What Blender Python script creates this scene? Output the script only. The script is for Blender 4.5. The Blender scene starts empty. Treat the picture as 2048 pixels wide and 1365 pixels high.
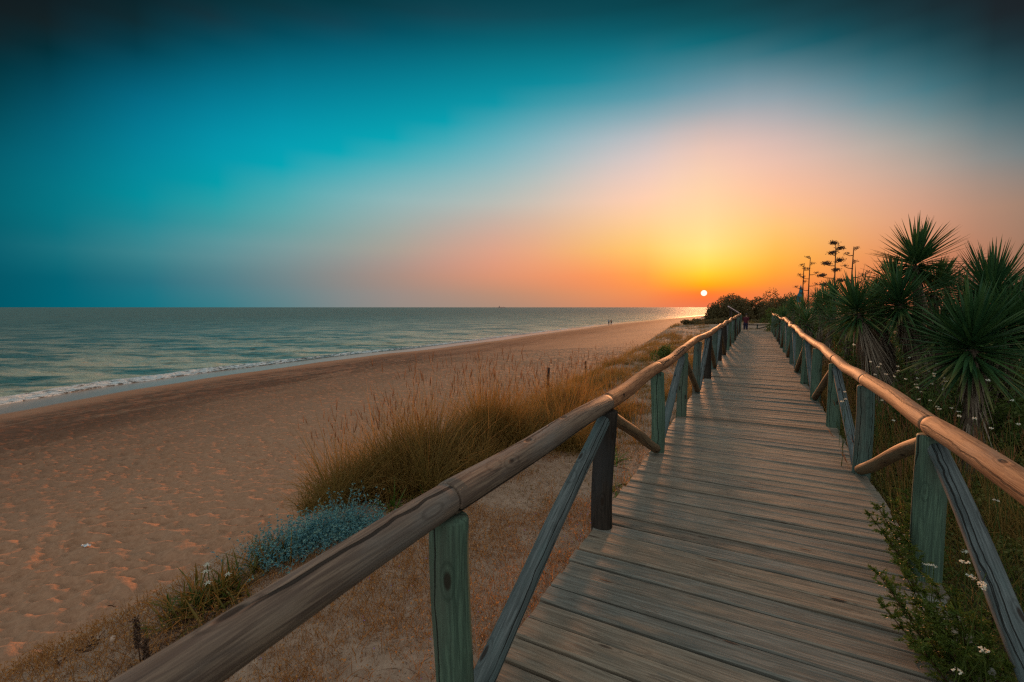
import bpy, math, random
import numpy as np
from mathutils import Matrix, Vector, Euler
rng = np.random.default_rng(11)
random.seed(5)
C = bpy.context.scene
col = C.collection
F = 921.0
CAMZ = 1.69
YAW = math.radians(27.95); PITCH = math.radians(4.19)
SEA = -3.8

# ------------------------------------------------------------------ camera
cam = bpy.data.cameras.new('camera'); co = bpy.data.objects.new('camera', cam)
col.objects.link(co); C.camera = co
cam.sensor_width = 36; cam.lens = F / 2048 * 36
cam.clip_start = 0.02; cam.clip_end = 90000
co.location = (0, 0, CAMZ)
co.rotation_euler = (math.pi / 2 - PITCH, 0, YAW)
cam.dof.use_dof = True; cam.dof.focus_distance = 5.0; cam.dof.aperture_fstop = 4.5
RM = Euler(co.rotation_euler).to_matrix()
def ray(x, y):
    return RM @ Vector(((x - 1024) / F, -(y - 682.5) / F, -1))
def P(x, y, D):
    return Vector((0, 0, CAMZ)) + ray(x, y) * D
def G(x, y, z):
    r = ray(x, y); return Vector((0, 0, CAMZ)) + r * ((z - CAMZ) / r.z)

# ------------------------------------------------------------------ noise
def vnoise(x, y, s=0):
    xi = np.floor(x); yi = np.floor(y); xf = x - xi; yf = y - yi
    xi = xi.astype(np.int64); yi = yi.astype(np.int64)
    def h(a, b):
        n = (a * 374761393 + b * 668265263 + s * 982451653) & 0x7fffffff
        n = ((n ^ (n >> 13)) * 1274126177) & 0x7fffffff
        return ((n ^ (n >> 16)) & 0xffff) / 65535.0
    u = xf * xf * (3 - 2 * xf); v = yf * yf * (3 - 2 * yf)
    return (h(xi, yi) * (1 - u) + h(xi + 1, yi) * u) * (1 - v) + (h(xi, yi + 1) * (1 - u) + h(xi + 1, yi + 1) * u) * v
def fbm(x, y, o=4, s=0):
    r = 0; a = .5; t = 0
    for i in range(o):
        r = r + a * vnoise(x * 2 ** i, y * 2 ** i, s + i); t += a; a *= .5
    return r / t
def worley(x, y, s=0):
    xi = np.floor(x).astype(np.int64); yi = np.floor(y).astype(np.int64)
    best = np.full(x.shape, 9.0)
    for dx in (-1, 0, 1):
        for dy in (-1, 0, 1):
            a = xi + dx; b = yi + dy
            def h(k):
                n = (a * 374761393 + b * 668265263 + (s + k) * 982451653) & 0x7fffffff
                n = ((n ^ (n >> 13)) * 1274126177) & 0x7fffffff
                return ((n ^ (n >> 16)) & 0xffff) / 65535.0
            d = np.hypot(a + h(1) - x, b + h(2) - y)
            best = np.minimum(best, d)
    return best
def sstep(a, b, x):
    t = np.clip((x - a) / (b - a), 0, 1); return t * t * (3 - 2 * t)

# ------------------------------------------------------------------ mesh building
class MB:
    def __init__(s): s.v = []; s.f = []; s.n = 0; s.c = []; s.w = []; s.m = []
    def add(s, v, f, c=None, w=None, m=0):
        v = np.asarray(v, float).reshape(-1, 3); k = len(v)
        s.v.append(v)
        if isinstance(f, np.ndarray): f = [f]
        for q in f:
            q = np.asarray(q, int)
            if len(q): s.f.append(q + s.n); s.m.append(np.full(len(q), m, int))
        c = np.ones(3) * .5 if c is None else np.asarray(c, float)
        s.c.append(np.broadcast_to(c, (k, 3)).copy())
        s.w.append(v.copy() if w is None else np.asarray(w, float).reshape(-1, 3))
        s.n += k
    def build(s, name, mats, parent=None, smooth=False):
        me = bpy.data.meshes.new(name)
        v = np.concatenate(s.v); me.vertices.add(len(v)); me.vertices.foreach_set('co', v.ravel())
        loops = np.concatenate([q.ravel() for q in s.f])
        sizes = np.concatenate([np.full(len(q), q.shape[1]) for q in s.f])
        starts = np.concatenate([[0], np.cumsum(sizes)[:-1]])
        me.loops.add(len(loops)); me.loops.foreach_set('vertex_index', loops)
        me.polygons.add(len(sizes)); me.polygons.foreach_set('loop_start', starts)
        me.polygons.foreach_set('material_index', np.concatenate(s.m))
        me.polygons.foreach_set('use_smooth', np.full(len(sizes), smooth))
        a = me.attributes.new('col', 'FLOAT_VECTOR', 'POINT'); a.data.foreach_set('vector', np.concatenate(s.c).ravel())
        a = me.attributes.new('wc', 'FLOAT_VECTOR', 'POINT'); a.data.foreach_set('vector', np.concatenate(s.w).ravel())
        me.update(calc_edges=True)
        if not isinstance(mats, (list, tuple)): mats = [mats]
        for m in mats: me.materials.append(m)
        o = bpy.data.objects.new(name, me); col.objects.link(o)
        if parent is not None: o.parent = parent
        return o

def tag(o, label=None, cat=None, group=None, kind=None):
    if label: o['label'] = label
    if cat: o['category'] = cat
    if group: o['group'] = group
    if kind: o['kind'] = kind
    return o
def empty(name, loc=(0, 0, 0), rz=0):
    o = bpy.data.objects.new(name, None); col.objects.link(o)
    o.location = loc; o.rotation_euler = (0, 0, rz); o.empty_display_size = .2
    return o
def kids(o): return [c for c in bpy.data.objects if c.parent == o]
def copy_tree(o, parent=None):
    c = o.copy(); col.objects.link(c); c.parent = parent
    for ch in kids(o): copy_tree(ch, c)
    return c

def tube(mb, pts, rad, sides=16, wob=.03, seed=0, c=None, cap=True, m=0, woff=0.0):
    pts = np.asarray(pts, float); rad = np.asarray(rad, float); n = len(pts)
    T = np.gradient(pts, axis=0); T /= np.linalg.norm(T, axis=1)[:, None] + 1e-12
    r = np.random.default_rng(seed)
    up = np.array([0, 0, 1.0]) if abs(T[0][2]) < .8 else np.array([1.0, 0, 0])
    A = np.cross(T, up); A /= np.linalg.norm(A, axis=1)[:, None]; B = np.cross(T, A)
    L = np.concatenate([[0], np.cumsum(np.linalg.norm(np.diff(pts, axis=0), axis=1))])
    th = np.linspace(0, 2 * np.pi, sides, endpoint=False)
    k = np.zeros((n, sides))
    for q in range(5):
        fz = r.uniform(.5, 7); na = r.integers(0, 4); ph = r.uniform(0, 6.28); p2 = r.uniform(0, 6.28)
        k += np.sin(L[:, None] * fz + ph) * np.cos(na * th[None] + p2) / 2.2
    R = rad[:, None] * (1 + wob * k)
    V = pts[:, None] + A[:, None] * (R * np.cos(th))[..., None] + B[:, None] * (R * np.sin(th))[..., None]
    W = np.stack([R * np.cos(th), R * np.sin(th), np.broadcast_to(L[:, None] + woff, R.shape)], -1)
    i = np.arange(n - 1)[:, None] * sides; j = np.arange(sides)[None]; j2 = (j + 1) % sides
    q = np.stack([i + j, i + j2, i + sides + j2, i + sides + j], -1).reshape(-1, 4)
    V = V.reshape(-1, 3); W = W.reshape(-1, 3); fs = [q]
    if cap:
        V = np.vstack([V, pts[0], pts[-1]]); W = np.vstack([W, [0, 0, L[0] + woff], [0, 0, L[-1] + woff]])
        a = len(V) - 2; jj = np.arange(sides); j3 = (jj + 1) % sides
        fs.append(np.stack([np.full(sides, a), j3, jj], -1))
        b = (n - 1) * sides
        fs.append(np.stack([np.full(sides, a + 1), b + jj, b + j3], -1))
    mb.add(V, fs, c, W, m)

def log(a, b, r0, r1=None, seed=0, bend=.01, sides=22, n=22, round_=.015, wob=.035):
    """a peeled timber from a to b with softened ends"""
    r = np.random.default_rng(seed); a = np.array(a, float); b = np.array(b, float)
    r1 = r0 if r1 is None else r1
    L = np.linalg.norm(b - a); e = round_ / L
    t = np.concatenate([[0, e * .35, e], np.linspace(e, 1 - e, n)[1:-1], [1 - e, 1 - e * .35, 1]])
    d = (b - a) / L; s = np.cross(d, [0.3, .5, .8]); s /= np.linalg.norm(s); s2 = np.cross(d, s)
    p1, p2 = r.uniform(0, 6.28, 2)
    off = bend * (np.sin(t * math.pi * r.uniform(.8, 1.6) + p1)[:, None] * s + np.sin(t * math.pi * r.uniform(1, 2.4) + p2)[:, None] * s2)
    off = off - (off[0] * (1 - t[:, None]) + off[-1] * t[:, None])
    pts = a + (b - a) * t[:, None] + off
    rr = r0 + (r1 - r0) * t
    rr[0] -= round_ * .9; rr[1] -= round_ * .25; rr[-1] -= round_ * .9; rr[-2] -= round_ * .25
    mb = MB(); tube(mb, pts, rr, sides, wob, seed, woff=r.uniform(0, 50)); return mb

def box(mb, lo, hi, c=None, m=0, M=None, bev=0.0):
    x0, y0, z0 = lo; x1, y1, z1 = hi
    if bev:
        pr = [(x0 + bev, z0), (x1 - bev, z0), (x1, z0 + bev), (x1, z1 - bev), (x1 - bev, z1), (x0 + bev, z1), (x0, z1 - bev), (x0, z0 + bev)]
        v = [(p[0], y0, p[1]) for p in pr] + [(p[0], y1, p[1]) for p in pr]
        f = np.array([(i, (i + 1) % 8, 8 + (i + 1) % 8, 8 + i) for i in range(8)])
        fs = [f, np.array([list(range(8))[::-1]]), np.array([list(range(8, 16))])]
    else:
        v = [(x, y, z) for z in (z0, z1) for y in (y0, y1) for x in (x0, x1)]
        fs = [np.array([(0, 2, 3, 1), (4, 5, 7, 6), (0, 1, 5, 4), (2, 6, 7, 3), (0, 4, 6, 2), (1, 3, 7, 5)])]
    v = np.array(v, float)
    w = v.copy()
    if M is not None: v = np.array([M @ Vector(p) for p in v])
    mb.add(v, fs, c, w, m)

def blades(mb, root, direc, length, width, droop, segs=3, cols=None, fold=0.0, m=0, taper=1.0, side=None):
    """root,direc (N,3); ribbons that droop towards the ground"""
    N = len(root); root = np.asarray(root, float); d = np.asarray(direc, float)
    d = d / np.linalg.norm(d, axis=1)[:, None]
    length = np.broadcast_to(length, N); width = np.broadcast_to(width, N); droop = np.broadcast_to(droop, N)
    if side is None:
        s = np.cross(d, rng.normal(size=(N, 3)))
    else: s = np.cross(d, side)
    s /= np.linalg.norm(s, axis=1)[:, None] + 1e-9
    nrm = np.cross(s, d)
    t = np.linspace(0, 1, segs + 1)
    ctr = root[:, None] + d[:, None] * (t[None, :, None] * length[:, None, None])
    ctr[..., 2] -= droop[:, None] * length[:, None] * t[None] ** 2
    w = width[:, None] * (1 - t[None] ** 2.2 * .96) * (1 if taper == 1 else (taper + (1 - taper) * np.minimum(1, t[None] * 3)))
    cols = np.full((N, 3), .5) if cols is None else cols
    if fold:
        Lf = ctr - s[:, None] * w[..., None] / 2; Rt = ctr + s[:, None] * w[..., None] / 2; Md = ctr - nrm[:, None] * (w * fold)[..., None]
        V = np.stack([Lf, Md, Rt], 2); k = 3
    else:
        V = np.stack([ctr - s[:, None] * w[..., None] / 2, ctr + s[:, None] * w[..., None] / 2], 2); k = 2
    per = (segs + 1) * k
    base = (np.arange(N) * per)[:, None, None]; i = (np.arange(segs) * k)[None, :, None]; j = np.arange(k - 1)[None, None]
    a = base + i + j
    q = np.stack([a, a + 1, a + 1 + k, a + k], -1).reshape(-1, 4)
    cc = np.repeat(cols, per, axis=0)
    tt = np.tile(np.repeat(t, k), N)
    W = np.stack([np.repeat(np.arange(N) * .37, per), tt, np.repeat(length, per)], -1)
    mb.add(V.reshape(-1, 3), q, cc, W, m)

def leafcloud(mb, pts, size, cols, m=0, elong=1.8, upbias=0.0):
    N = len(pts); d = rng.normal(size=(N, 3)); d[:, 2] += upbias; d /= np.linalg.norm(d, axis=1)[:, None]
    s = np.cross(d, rng.normal(size=(N, 3))); s /= np.linalg.norm(s, axis=1)[:, None]
    size = np.broadcast_to(size, N)[:, None]
    V = np.stack([pts, pts + d * size * elong * .5 + s * size * .5, pts + d * size * elong, pts + d * size * elong * .5 - s * size * .5], 1)
    q = (np.arange(N) * 4)[:, None] + np.arange(4)[None]
    mb.add(V.reshape(-1, 3), q, np.repeat(cols, 4, axis=0), None, m)

# ------------------------------------------------------------------ materials
class NT:
    def __init__(s, name):
        s.m = bpy.data.materials.new(name); s.m.use_nodes = True; s.t = s.m.node_tree; s.t.nodes.clear()
        s.out = s.n('ShaderNodeOutputMaterial')
    def n(s, ty, **k):
        x = s.t.nodes.new(ty)
        for a, b in k.items(): setattr(x, a, b)
        return x
    def set(s, node, i, v):
        if isinstance(v, bpy.types.NodeSocket): s.t.links.new(v, node.inputs[i])
        elif v is not None:
            if isinstance(v, (tuple, list)) and len(v) == 3 and node.inputs[i].type == 'RGBA': v = (*v, 1)
            node.inputs[i].default_value = v
    def math(s, op, a, b=None, c=None, clamp=False):
        x = s.n('ShaderNodeMath', operation=op); x.use_clamp = clamp
        s.set(x, 0, a)
        if b is not None: s.set(x, 1, b)
        if c is not None: s.set(x, 2, c)
        return x.outputs[0]
    def vmath(s, op, a, b=None):
        x = s.n('ShaderNodeVectorMath', operation=op); s.set(x, 0, a)
        if b is not None: s.set(x, 1, b)
        return x.outputs['Value'] if op in ('DOT_PRODUCT', 'LENGTH') else x.outputs[0]
    def noise(s, vec, scale, detail=3, rough=.55, dist=0):
        x = s.n('ShaderNodeTexNoise'); s.set(x, 'Vector', vec); s.set(x, 'Scale', scale); s.set(x, 'Detail', detail); s.set(x, 'Roughness', rough); s.set(x, 'Distortion', dist)
        return x.outputs[0]
    def vor(s, vec, scale, feat='F1', rnd=1):
        x = s.n('ShaderNodeTexVoronoi', feature=feat); s.set(x, 'Vector', vec); s.set(x, 'Scale', scale); s.set(x, 'Randomness', rnd)
        return x.outputs['Distance']
    def mix(s, f, a, b, blend='MIX'):
        x = s.n('ShaderNodeMix', data_type='RGBA', blend_type=blend); x.clamp_factor = True
        s.set(x, 0, f); s.set(x, 6, a); s.set(x, 7, b); return x.outputs[2]
    def rng(s, v, a, b, c=0., d=1., smooth=True):
        x = s.n('ShaderNodeMapRange'); x.interpolation_type = 'SMOOTHSTEP' if smooth else 'LINEAR'
        s.set(x, 0, v); s.set(x, 1, a); s.set(x, 2, b); s.set(x, 3, c); s.set(x, 4, d); return x.outputs[0]
    def attr(s, name):
        x = s.n('ShaderNodeAttribute', attribute_name=name); return x.outputs['Vector']
    def sep(s, v):
        x = s.n('ShaderNodeSeparateXYZ'); s.set(x, 0, v); return x.outputs
    def comb(s, a, b, c):
        x = s.n('ShaderNodeCombineXYZ'); s.set(x, 0, a); s.set(x, 1, b); s.set(x, 2, c); return x.outputs[0]
    def bump(s, h, dist, strength=1.0, nrm=None):
        x = s.n('ShaderNodeBump'); s.set(x, 'Height', h); s.set(x, 'Distance', dist); s.set(x, 'Strength', strength)
        if nrm is not None: s.set(x, 'Normal', nrm)
        return x.outputs[0]
    def pbr(s, base, rough=.7, nrm=None, spec=.4, metal=0, trans=None, out=True, sheen=0):
        x = s.n('ShaderNodeBsdfPrincipled'); s.set(x, 'Base Color', base); s.set(x, 'Roughness', rough)
        s.set(x, 'Specular IOR Level', spec); s.set(x, 'Metallic', metal)
        if nrm is not None: s.set(x, 'Normal', nrm)
        sh = x.outputs[0]
        if trans:
            t = s.n('ShaderNodeBsdfTranslucent'); s.set(t, 0, base)
            mx = s.n('ShaderNodeMixShader'); s.set(mx, 0, trans); s.t.links.new(sh, mx.inputs[1]); s.t.links.new(t.outputs[0], mx.inputs[2]); sh = mx.outputs[0]
        if out: s.t.links.new(sh, s.out.inputs[0])
        return sh

def wood(name, c1, c2, c3, crack=(.02, .018, .015), cw=.055, rough=.72, crk=.55, knots=1.0, tintsc=1.2):
    """c1/c2 grain, c3 weather stain. local coordinates: x,y across, z along the timber"""
    t = NT(name); w = t.attr('wc'); oi = t.n('ShaderNodeObjectInfo').outputs['Random']
    off = t.comb(t.math('MULTIPLY', oi, 13.7), t.math('MULTIPLY', oi, 7.1), t.math('MULTIPLY', oi, 31.0))
    w2 = t.vmath('ADD', w, off)
    big = t.noise(t.vmath('MULTIPLY', w2, (9, 9, 1.1)), 1, 3, .6, 1.2)
    fine = t.noise(t.vmath('MULTIPLY', w2, (160, 160, 4)), 1, 3, .6, .4)
    vein = t.noise(t.vmath('MULTIPLY', w2, (45, 45, 2.2)), 1, 3, .55, 1.8)
    stain = t.noise(t.vmath('MULTIPLY', w2, (5, 5, tintsc)), 1, 4, .6)
    base = t.mix(t.rng(vein, .36, .62), c1, c2)
    base = t.mix(t.math('MULTIPLY', t.rng(fine, .42, .68), .55), base, tuple(x * .45 for x in c2))
    base = t.mix(t.math('MULTIPLY', t.rng(stain, .48, .68), .75), base, c3)
    base = t.mix(t.math('MULTIPLY', t.rng(big, .55, .75), .35), base, tuple(x * .6 for x in c1))
    # knots
    kd = t.vor(t.vmath('MULTIPLY', w2, (9, 9, 3.4)), 1)
    kmask = t.rng(kd, .16, .09)
    kring = t.rng(t.math('ABSOLUTE', t.math('SUBTRACT', kd, .24)), .05, 0)
    base = t.mix(t.math('MULTIPLY', kmask, .85 * knots), base, (.03, .018, .012))
    base = t.mix(t.math('MULTIPLY', kring, .4 * knots), base, tuple(x * .4 for x in c2))
    # long drying cracks at some angle round the timber
    s = t.sep(w); ang = t.math('ARCTAN2', s[1], s[0])
    sz = t.sep(w2)[2]
    wob = t.noise(t.comb(t.math('MULTIPLY', sz, 1.3), oi, 0.0), 1, 4, .6)
    cs = []
    for i, (a0, th) in enumerate(((.6, .30), (2.9, .40), (-1.7, .42))):
        ph = t.math('ADD', t.math('MULTIPLY', t.math('SUBTRACT', wob, .5), 1.3 + .5 * i), t.math('ADD', t.math('MULTIPLY', oi, 5.0 * (i + 1)), a0))
        dd = t.math('ABSOLUTE', t.math('SINE', t.math('MULTIPLY', t.math('SUBTRACT', ang, ph), .5)))
        on = t.rng(t.noise(t.comb(t.math('MULTIPLY', sz, .8), t.math('MULTIPLY', oi, 9.0), float(i * 5)), 1, 2), th, th + .06)
        cs.append(t.math('MULTIPLY', t.rng(dd, cw * .5, cw * .18), on))
    ck = t.math('MAXIMUM', t.math('MAXIMUM', cs[0], cs[1]), cs[2])
    ck = t.math('MULTIPLY', ck, crk + .45, clamp=True)
    base = t.mix(t.math('MULTIPLY', ck, .9), base, crack)
    h = t.math('ADD', t.math('MULTIPLY', vein, .5), t.math('MULTIPLY', fine, .35))
    h = t.math('SUBTRACT', h, t.math('MULTIPLY', ck, 2.2)); h = t.math('SUBTRACT', h, t.math('MULTIPLY', kmask, .6))
    t.pbr(base, rough, t.bump(h, .005, 1.0), .16)
    return t.m

M = {}
M['rail'] = wood('rail_wood', (.50, .245, .12), (.25, .11, .055), (.26, .17, .12), rough=.7, crk=.9, cw=.085)
M['rail_grey'] = wood('rail_wood_weathered', (.27, .195, .14), (.15, .105, .08), (.20, .18, .16), rough=.65, crk=.9, cw=.12)
M['green'] = wood('green_treated_post', (.135, .215, .15), (.08, .13, .095), (.10, .12, .09), crk=.5)
M['green_b'] = wood('green_grey_post', (.12, .175, .145), (.075, .11, .095), (.14, .125, .10), crk=.5)
M['brown'] = wood('dark_brown_post', (.055, .043, .034), (.032, .025, .02), (.045, .045, .045), crk=.3)
M['grey'] = wood('grey_blue_brace', (.17, .20, .20), (.10, .12, .12), (.10, .15, .15), crk=.6)
M['tan'] = wood('tan_brace', (.27, .17, .09), (.16, .10, .055), (.20, .16, .10), crk=.6)

def deck_mat():
    t = NT('deck_planks'); w = t.attr('wc'); c = t.attr('col'); cs = t.sep(c)
    off = t.comb(t.math('MULTIPLY', cs[0], 91.0), t.math('MULTIPLY', cs[0], 37.0), 0.0)
    w2 = t.vmath('ADD', w, off)
    fine = t.noise(t.vmath('MULTIPLY', w2, (3.5, 120, 120)), 1, 4, .6, .6)
    vein = t.noise(t.vmath('MULTIPLY', w2, (1.8, 38, 38)), 1, 4, .6, 1.8)
    st = t.noise(t.vmath('MULTIPLY', w2, (1.6, 6, 6)), 1, 4, .65)
    a = t.mix(cs[1], (.25, .23, .19), (.34, .285, .215))
    a = t.mix(t.math('MULTIPLY', t.rng(cs[0], .3, .0), .5), a, (.10, .085, .065))
    a = t.mix(t.math('MULTIPLY', t.rng(cs[2], .55, 1), .6), a, (.22, .245, .225))
    base = t.mix(t.rng(vein, .38, .62), a, t.mix(1.0, a, (.66, .63, .61), 'MULTIPLY'))
    base = t.mix(t.math('MULTIPLY', t.rng(fine, .4, .68), .4), base, (.055, .048, .04))
    base = t.mix(t.math('MULTIPLY', t.rng(st, .5, .7), .45), base, (.40, .27, .18))
    st2 = t.noise(t.vmath('MULTIPLY', w2, (2.2, 9, 9)), 1, 4, .7)
    base = t.mix(t.math('MULTIPLY', t.rng(st2, .54, .72), .55), base, (.10, .125, .12))
    kd = t.vor(t.vmath('MULTIPLY', w2, (2.4, 11, 11)), 1)
    km = t.rng(kd, .13, .06); kr = t.rng(t.math('ABSOLUTE', t.math('SUBTRACT', kd, .2)), .04, 0)
    base = t.mix(t.math('MULTIPLY', km, .8), base, (.045, .025, .018))
    base = t.mix(t.math('MULTIPLY', kr, .35), base, (.07, .055, .045))
    # dust and grime patches across boards
    pos = t.n('ShaderNodeNewGeometry').outputs['Position']
    g = t.noise(pos, 1.7, 5, .65); base = t.mix(t.math('MULTIPLY', t.rng(g, .5, .75), .4), base, (.30, .23, .165))
    h = t.math('SUBTRACT', t.math('ADD', t.math('MULTIPLY', vein, .6), t.math('MULTIPLY', fine, .5)), t.math('MULTIPLY', km, .6))
    t.pbr(base, t.rng(vein, .3, .7, .68, .85), t.bump(h, .003, .8), .15)
    return t.m
M['deck'] = deck_mat()

def simple(name, c, rough=.6, spec=.4, var=.25, scale=20, trans=None, metal=0):
    t = NT(name); pos = t.n('ShaderNodeTexCoord').outputs['Object']
    nz = t.noise(pos, scale, 4, .6)
    b = t.mix(t.rng(nz, .3, .7), tuple(x * (1 - var) for x in c), tuple(min(1, x * (1 + var)) for x in c))
    t.pbr(b, rough, t.bump(nz, .002, .4), spec, metal, trans); return t.m

def leafmat(name, a, b, tip=None, rough=.55, trans=.35, spec=.35):
    """col.x picks between the two leaf colours; wc.y runs root (0) to tip (1)"""
    t = NT(name); c = t.sep(t.attr('col')); w = t.sep(t.attr('wc'))
    base = t.mix(c[0], a, b)
    if tip: base = t.mix(t.math('MULTIPLY', t.rng(w[1], .35, 1.0), t.rng(c[1], .2, .9)), base, tip)
    t.pbr(base, rough, None, spec, 0, trans); return t.m
M['grass'] = leafmat('dune_grass', (.34, .20, .05), (.17, .13, .035), (.50, .26, .08), .6, .45)
M['seed'] = leafmat('seed_heads', (.28, .14, .06), (.20, .10, .045), None, .7, .4)
M['straw'] = leafmat('dry_straw', (.50, .22, .06), (.33, .17, .07), (.60, .30, .10), .7, .35)
M['twig'] = leafmat('dead_twigs', (.10, .055, .035), (.17, .10, .06), None, .8, .1)
M['green_leaf'] = leafmat('green_leaves', (.05, .10, .02), (.12, .15, .025), (.20, .18, .04), .55, .35)
M['dark_leaf'] = leafmat('dark_bush_leaves', (.09, .085, .035), (.19, .13, .05), None, .6, .4)
M['yucca'] = leafmat('yucca_blades', (.025, .085, .035), (.06, .13, .035), (.20, .17, .06), .5, .22, .25)
M['yucca_dead'] = leafmat('dead_yucca_blades', (.34, .27, .20), (.12, .075, .045), None, .7, .15)
M['daff'] = leafmat('strap_leaves', (.07, .13, .025), (.30, .17, .03), (.60, .19, .035), .5, .35)
M['holly'] = leafmat('blue_holly_leaves', (.08, .28, .36), (.30, .46, .34), None, .55, .25)
M['bright_leaf'] = leafmat('bright_strap_leaves', (.07, .16, .02), (.12, .20, .03), (.25, .26, .07), .5, .35)
M['juniper'] = leafmat('juniper_sprays', (.06, .11, .015), (.13, .16, .02), None, .55, .25)
M['wisp'] = leafmat('feathery_twigs', (.10, .12, .05), (.14, .11, .06), None, .6, .3)
M['white'] = simple('white_petals', (.78, .78, .66), .7, .3, .1, 30, .3)
M['purple'] = simple('purple_petals', (.35, .22, .55), .7, .3, .15, 30, .3)
M['trunk'] = simple('fibrous_trunk', (.12, .085, .06), .85, .2, .5, 30)
M['stem'] = simple('dry_flower_stalk', (.09, .045, .025), .8, .2, .3, 20)
M['panelface'] = simple('pale_panel_face', (.55, .36, .34), .45, .5, .1, 3)
M['darkwood'] = simple('dark_timber', (.06, .045, .035), .75, .3, .4, 25)
M['skin'] = simple('skin', (.30, .17, .11), .6, .4, .08, 10)
M['hair'] = simple('dark_hair', (.02, .014, .01), .6, .4, .2, 60)
M['cloth_dark'] = simple('dark_cloth', (.03, .035, .05), .85, .2, .2, 30)
M['cloth_blue'] = simple('pale_blue_cloth', (.20, .26, .34), .85, .2, .2, 30)
M['cloth_brown'] = simple('rust_cloth', (.20, .07, .04), .85, .2, .2, 30)
M['cloth_maroon'] = simple('maroon_cloth', (.075, .012, .02), .85, .2, .2, 30)
M['cloth_navy'] = simple('navy_cloth', (.02, .02, .045), .85, .2, .2, 30)
M['parasol'] = simple('teal_canvas', (.03, .17, .22), .8, .2, .2, 8)
M['hull'] = simple('hazy_hull', (.50, .33, .28), .7, .3, .1, .05)  # distance haze is put into the pale pinkish hull colour
M['litter'] = simple('white_plastic', (.55, .62, .66), .4, .5, .15, 20)
M['shell'] = simple('pale_shell', (.55, .4, .3), .5, .5, .15, 40)

def sand_mat():
    t = NT('sand'); z = t.sep(t.attr('col'))   # x wet, y wrack, z footprints/shelf
    pos = t.n('ShaderNodeNewGeometry').outputs['Position']
    grain = t.noise(pos, 260, 2, .6); mid = t.noise(pos, 14, 5, .6); big = t.noise(pos, .9, 4, .6)
    sp = t.sep(pos)
    streak = t.noise(t.vmath('MULTIPLY', pos, (1.0, .14, 1)), .55, 7, .8, 1.2)
    base = t.mix(t.rng(mid, .3, .7), (.33, .18, .105), (.42, .24, .145))
    base = t.mix(t.math('MULTIPLY', t.rng(big, .45, .7), .3), base, (.36, .235, .155))
    base = t.mix(t.math('MULTIPLY', t.math('MULTIPLY', z[1], t.rng(streak, .34, .56, .4, 1.0)), .92), base, (.12, .058, .033))
    speck = t.rng(t.vor(t.vmath('MULTIPLY', pos, (1, .7, 1)), 3.1), .16, .06)
    base = t.mix(t.math('MULTIPLY', t.math('MULTIPLY', speck, z[1]), .8), base, (.04, .022, .016))
    base = t.mix(t.math('MULTIPLY', z[2], .65, clamp=True), base, t.mix(t.rng(mid, .35, .7), (.30, .225, .165), (.44, .35, .27)))
    sp2 = t.rng(t.vor(pos, 24), .2, .1)
    sp3 = t.rng(t.noise(pos, 7, 5, .7), .52, .66)
    base = t.mix(t.math('MULTIPLY', t.math('MULTIPLY', sp2, z[2]), .7), base, (.07, .035, .02))
    base = t.mix(t.math('MULTIPLY', t.math('MULTIPLY', sp3, z[2]), .6), base, (.22, .12, .07))
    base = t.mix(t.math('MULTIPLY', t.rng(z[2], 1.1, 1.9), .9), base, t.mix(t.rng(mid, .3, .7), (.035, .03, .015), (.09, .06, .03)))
    base = t.mix(z[0], base, (.34, .25, .19))
    rough = t.rng(z[0], 0, 1, .88, .24, smooth=False)
    h = t.math('ADD', t.math('MULTIPLY', mid, .018), t.math('MULTIPLY', grain, .0025))
    bs = t.rng(z[0], 0, 1, 1.0, .06)
    nb = t.n('ShaderNodeBump'); t.set(nb, 'Height', h); t.set(nb, 'Distance', 1.0); t.set(nb, 'Strength', bs)
    t.pbr(base, rough, nb.outputs[0], t.rng(z[0], 0, 1, .2, .4))
    return t.m
M['sand'] = sand_mat()

def sea_mat():
    t = NT('sea_water'); pos = t.n('ShaderNodeNewGeometry').outputs['Position']
    r = t.n('ShaderNodeVectorRotate'); r.rotation_type = 'Z_AXIS'; t.set(r, 'Vector', pos); t.set(r, 'Angle', -YAW * .75)
    p = r.outputs[0]
    a = t.noise(t.vmath('MULTIPLY', p, (.55, 1.2, 1)), 1.1, 5, .62, .5)
    b = t.noise(t.vmath('MULTIPLY', p, (.10, .26, 1)), 1.0, 4, .6, .3)
    c = t.noise(t.vmath('MULTIPLY', p, (.012, .05, 1)), 1.0, 4, .6, .3)
    h = t.math('ADD', t.math('ADD', t.math('MULTIPLY', a, .8), t.math('MULTIPLY', b, 2.0)), t.math('MULTIPLY', c, 4.0))
    nr = t.bump(h, 1.0, 1.0)
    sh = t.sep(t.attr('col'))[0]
    col_ = t.mix(sh, t.mix(t.rng(b, .3, .7), (.015, .11, .125), (.05, .18, .18)), t.mix(t.rng(b, .38, .6), (.06, .16, .13), (.60, .55, .36)))  # shallow sandy tint, with sky reflection painted into the pale beige crests
    dist = t.vmath('LENGTH', pos)
    t.pbr(col_, t.rng(dist, 60, 350, .28, .72, smooth=False), nr, t.rng(dist, 60, 350, .5, .5))
    return t.m
M['sea'] = sea_mat()
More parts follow.
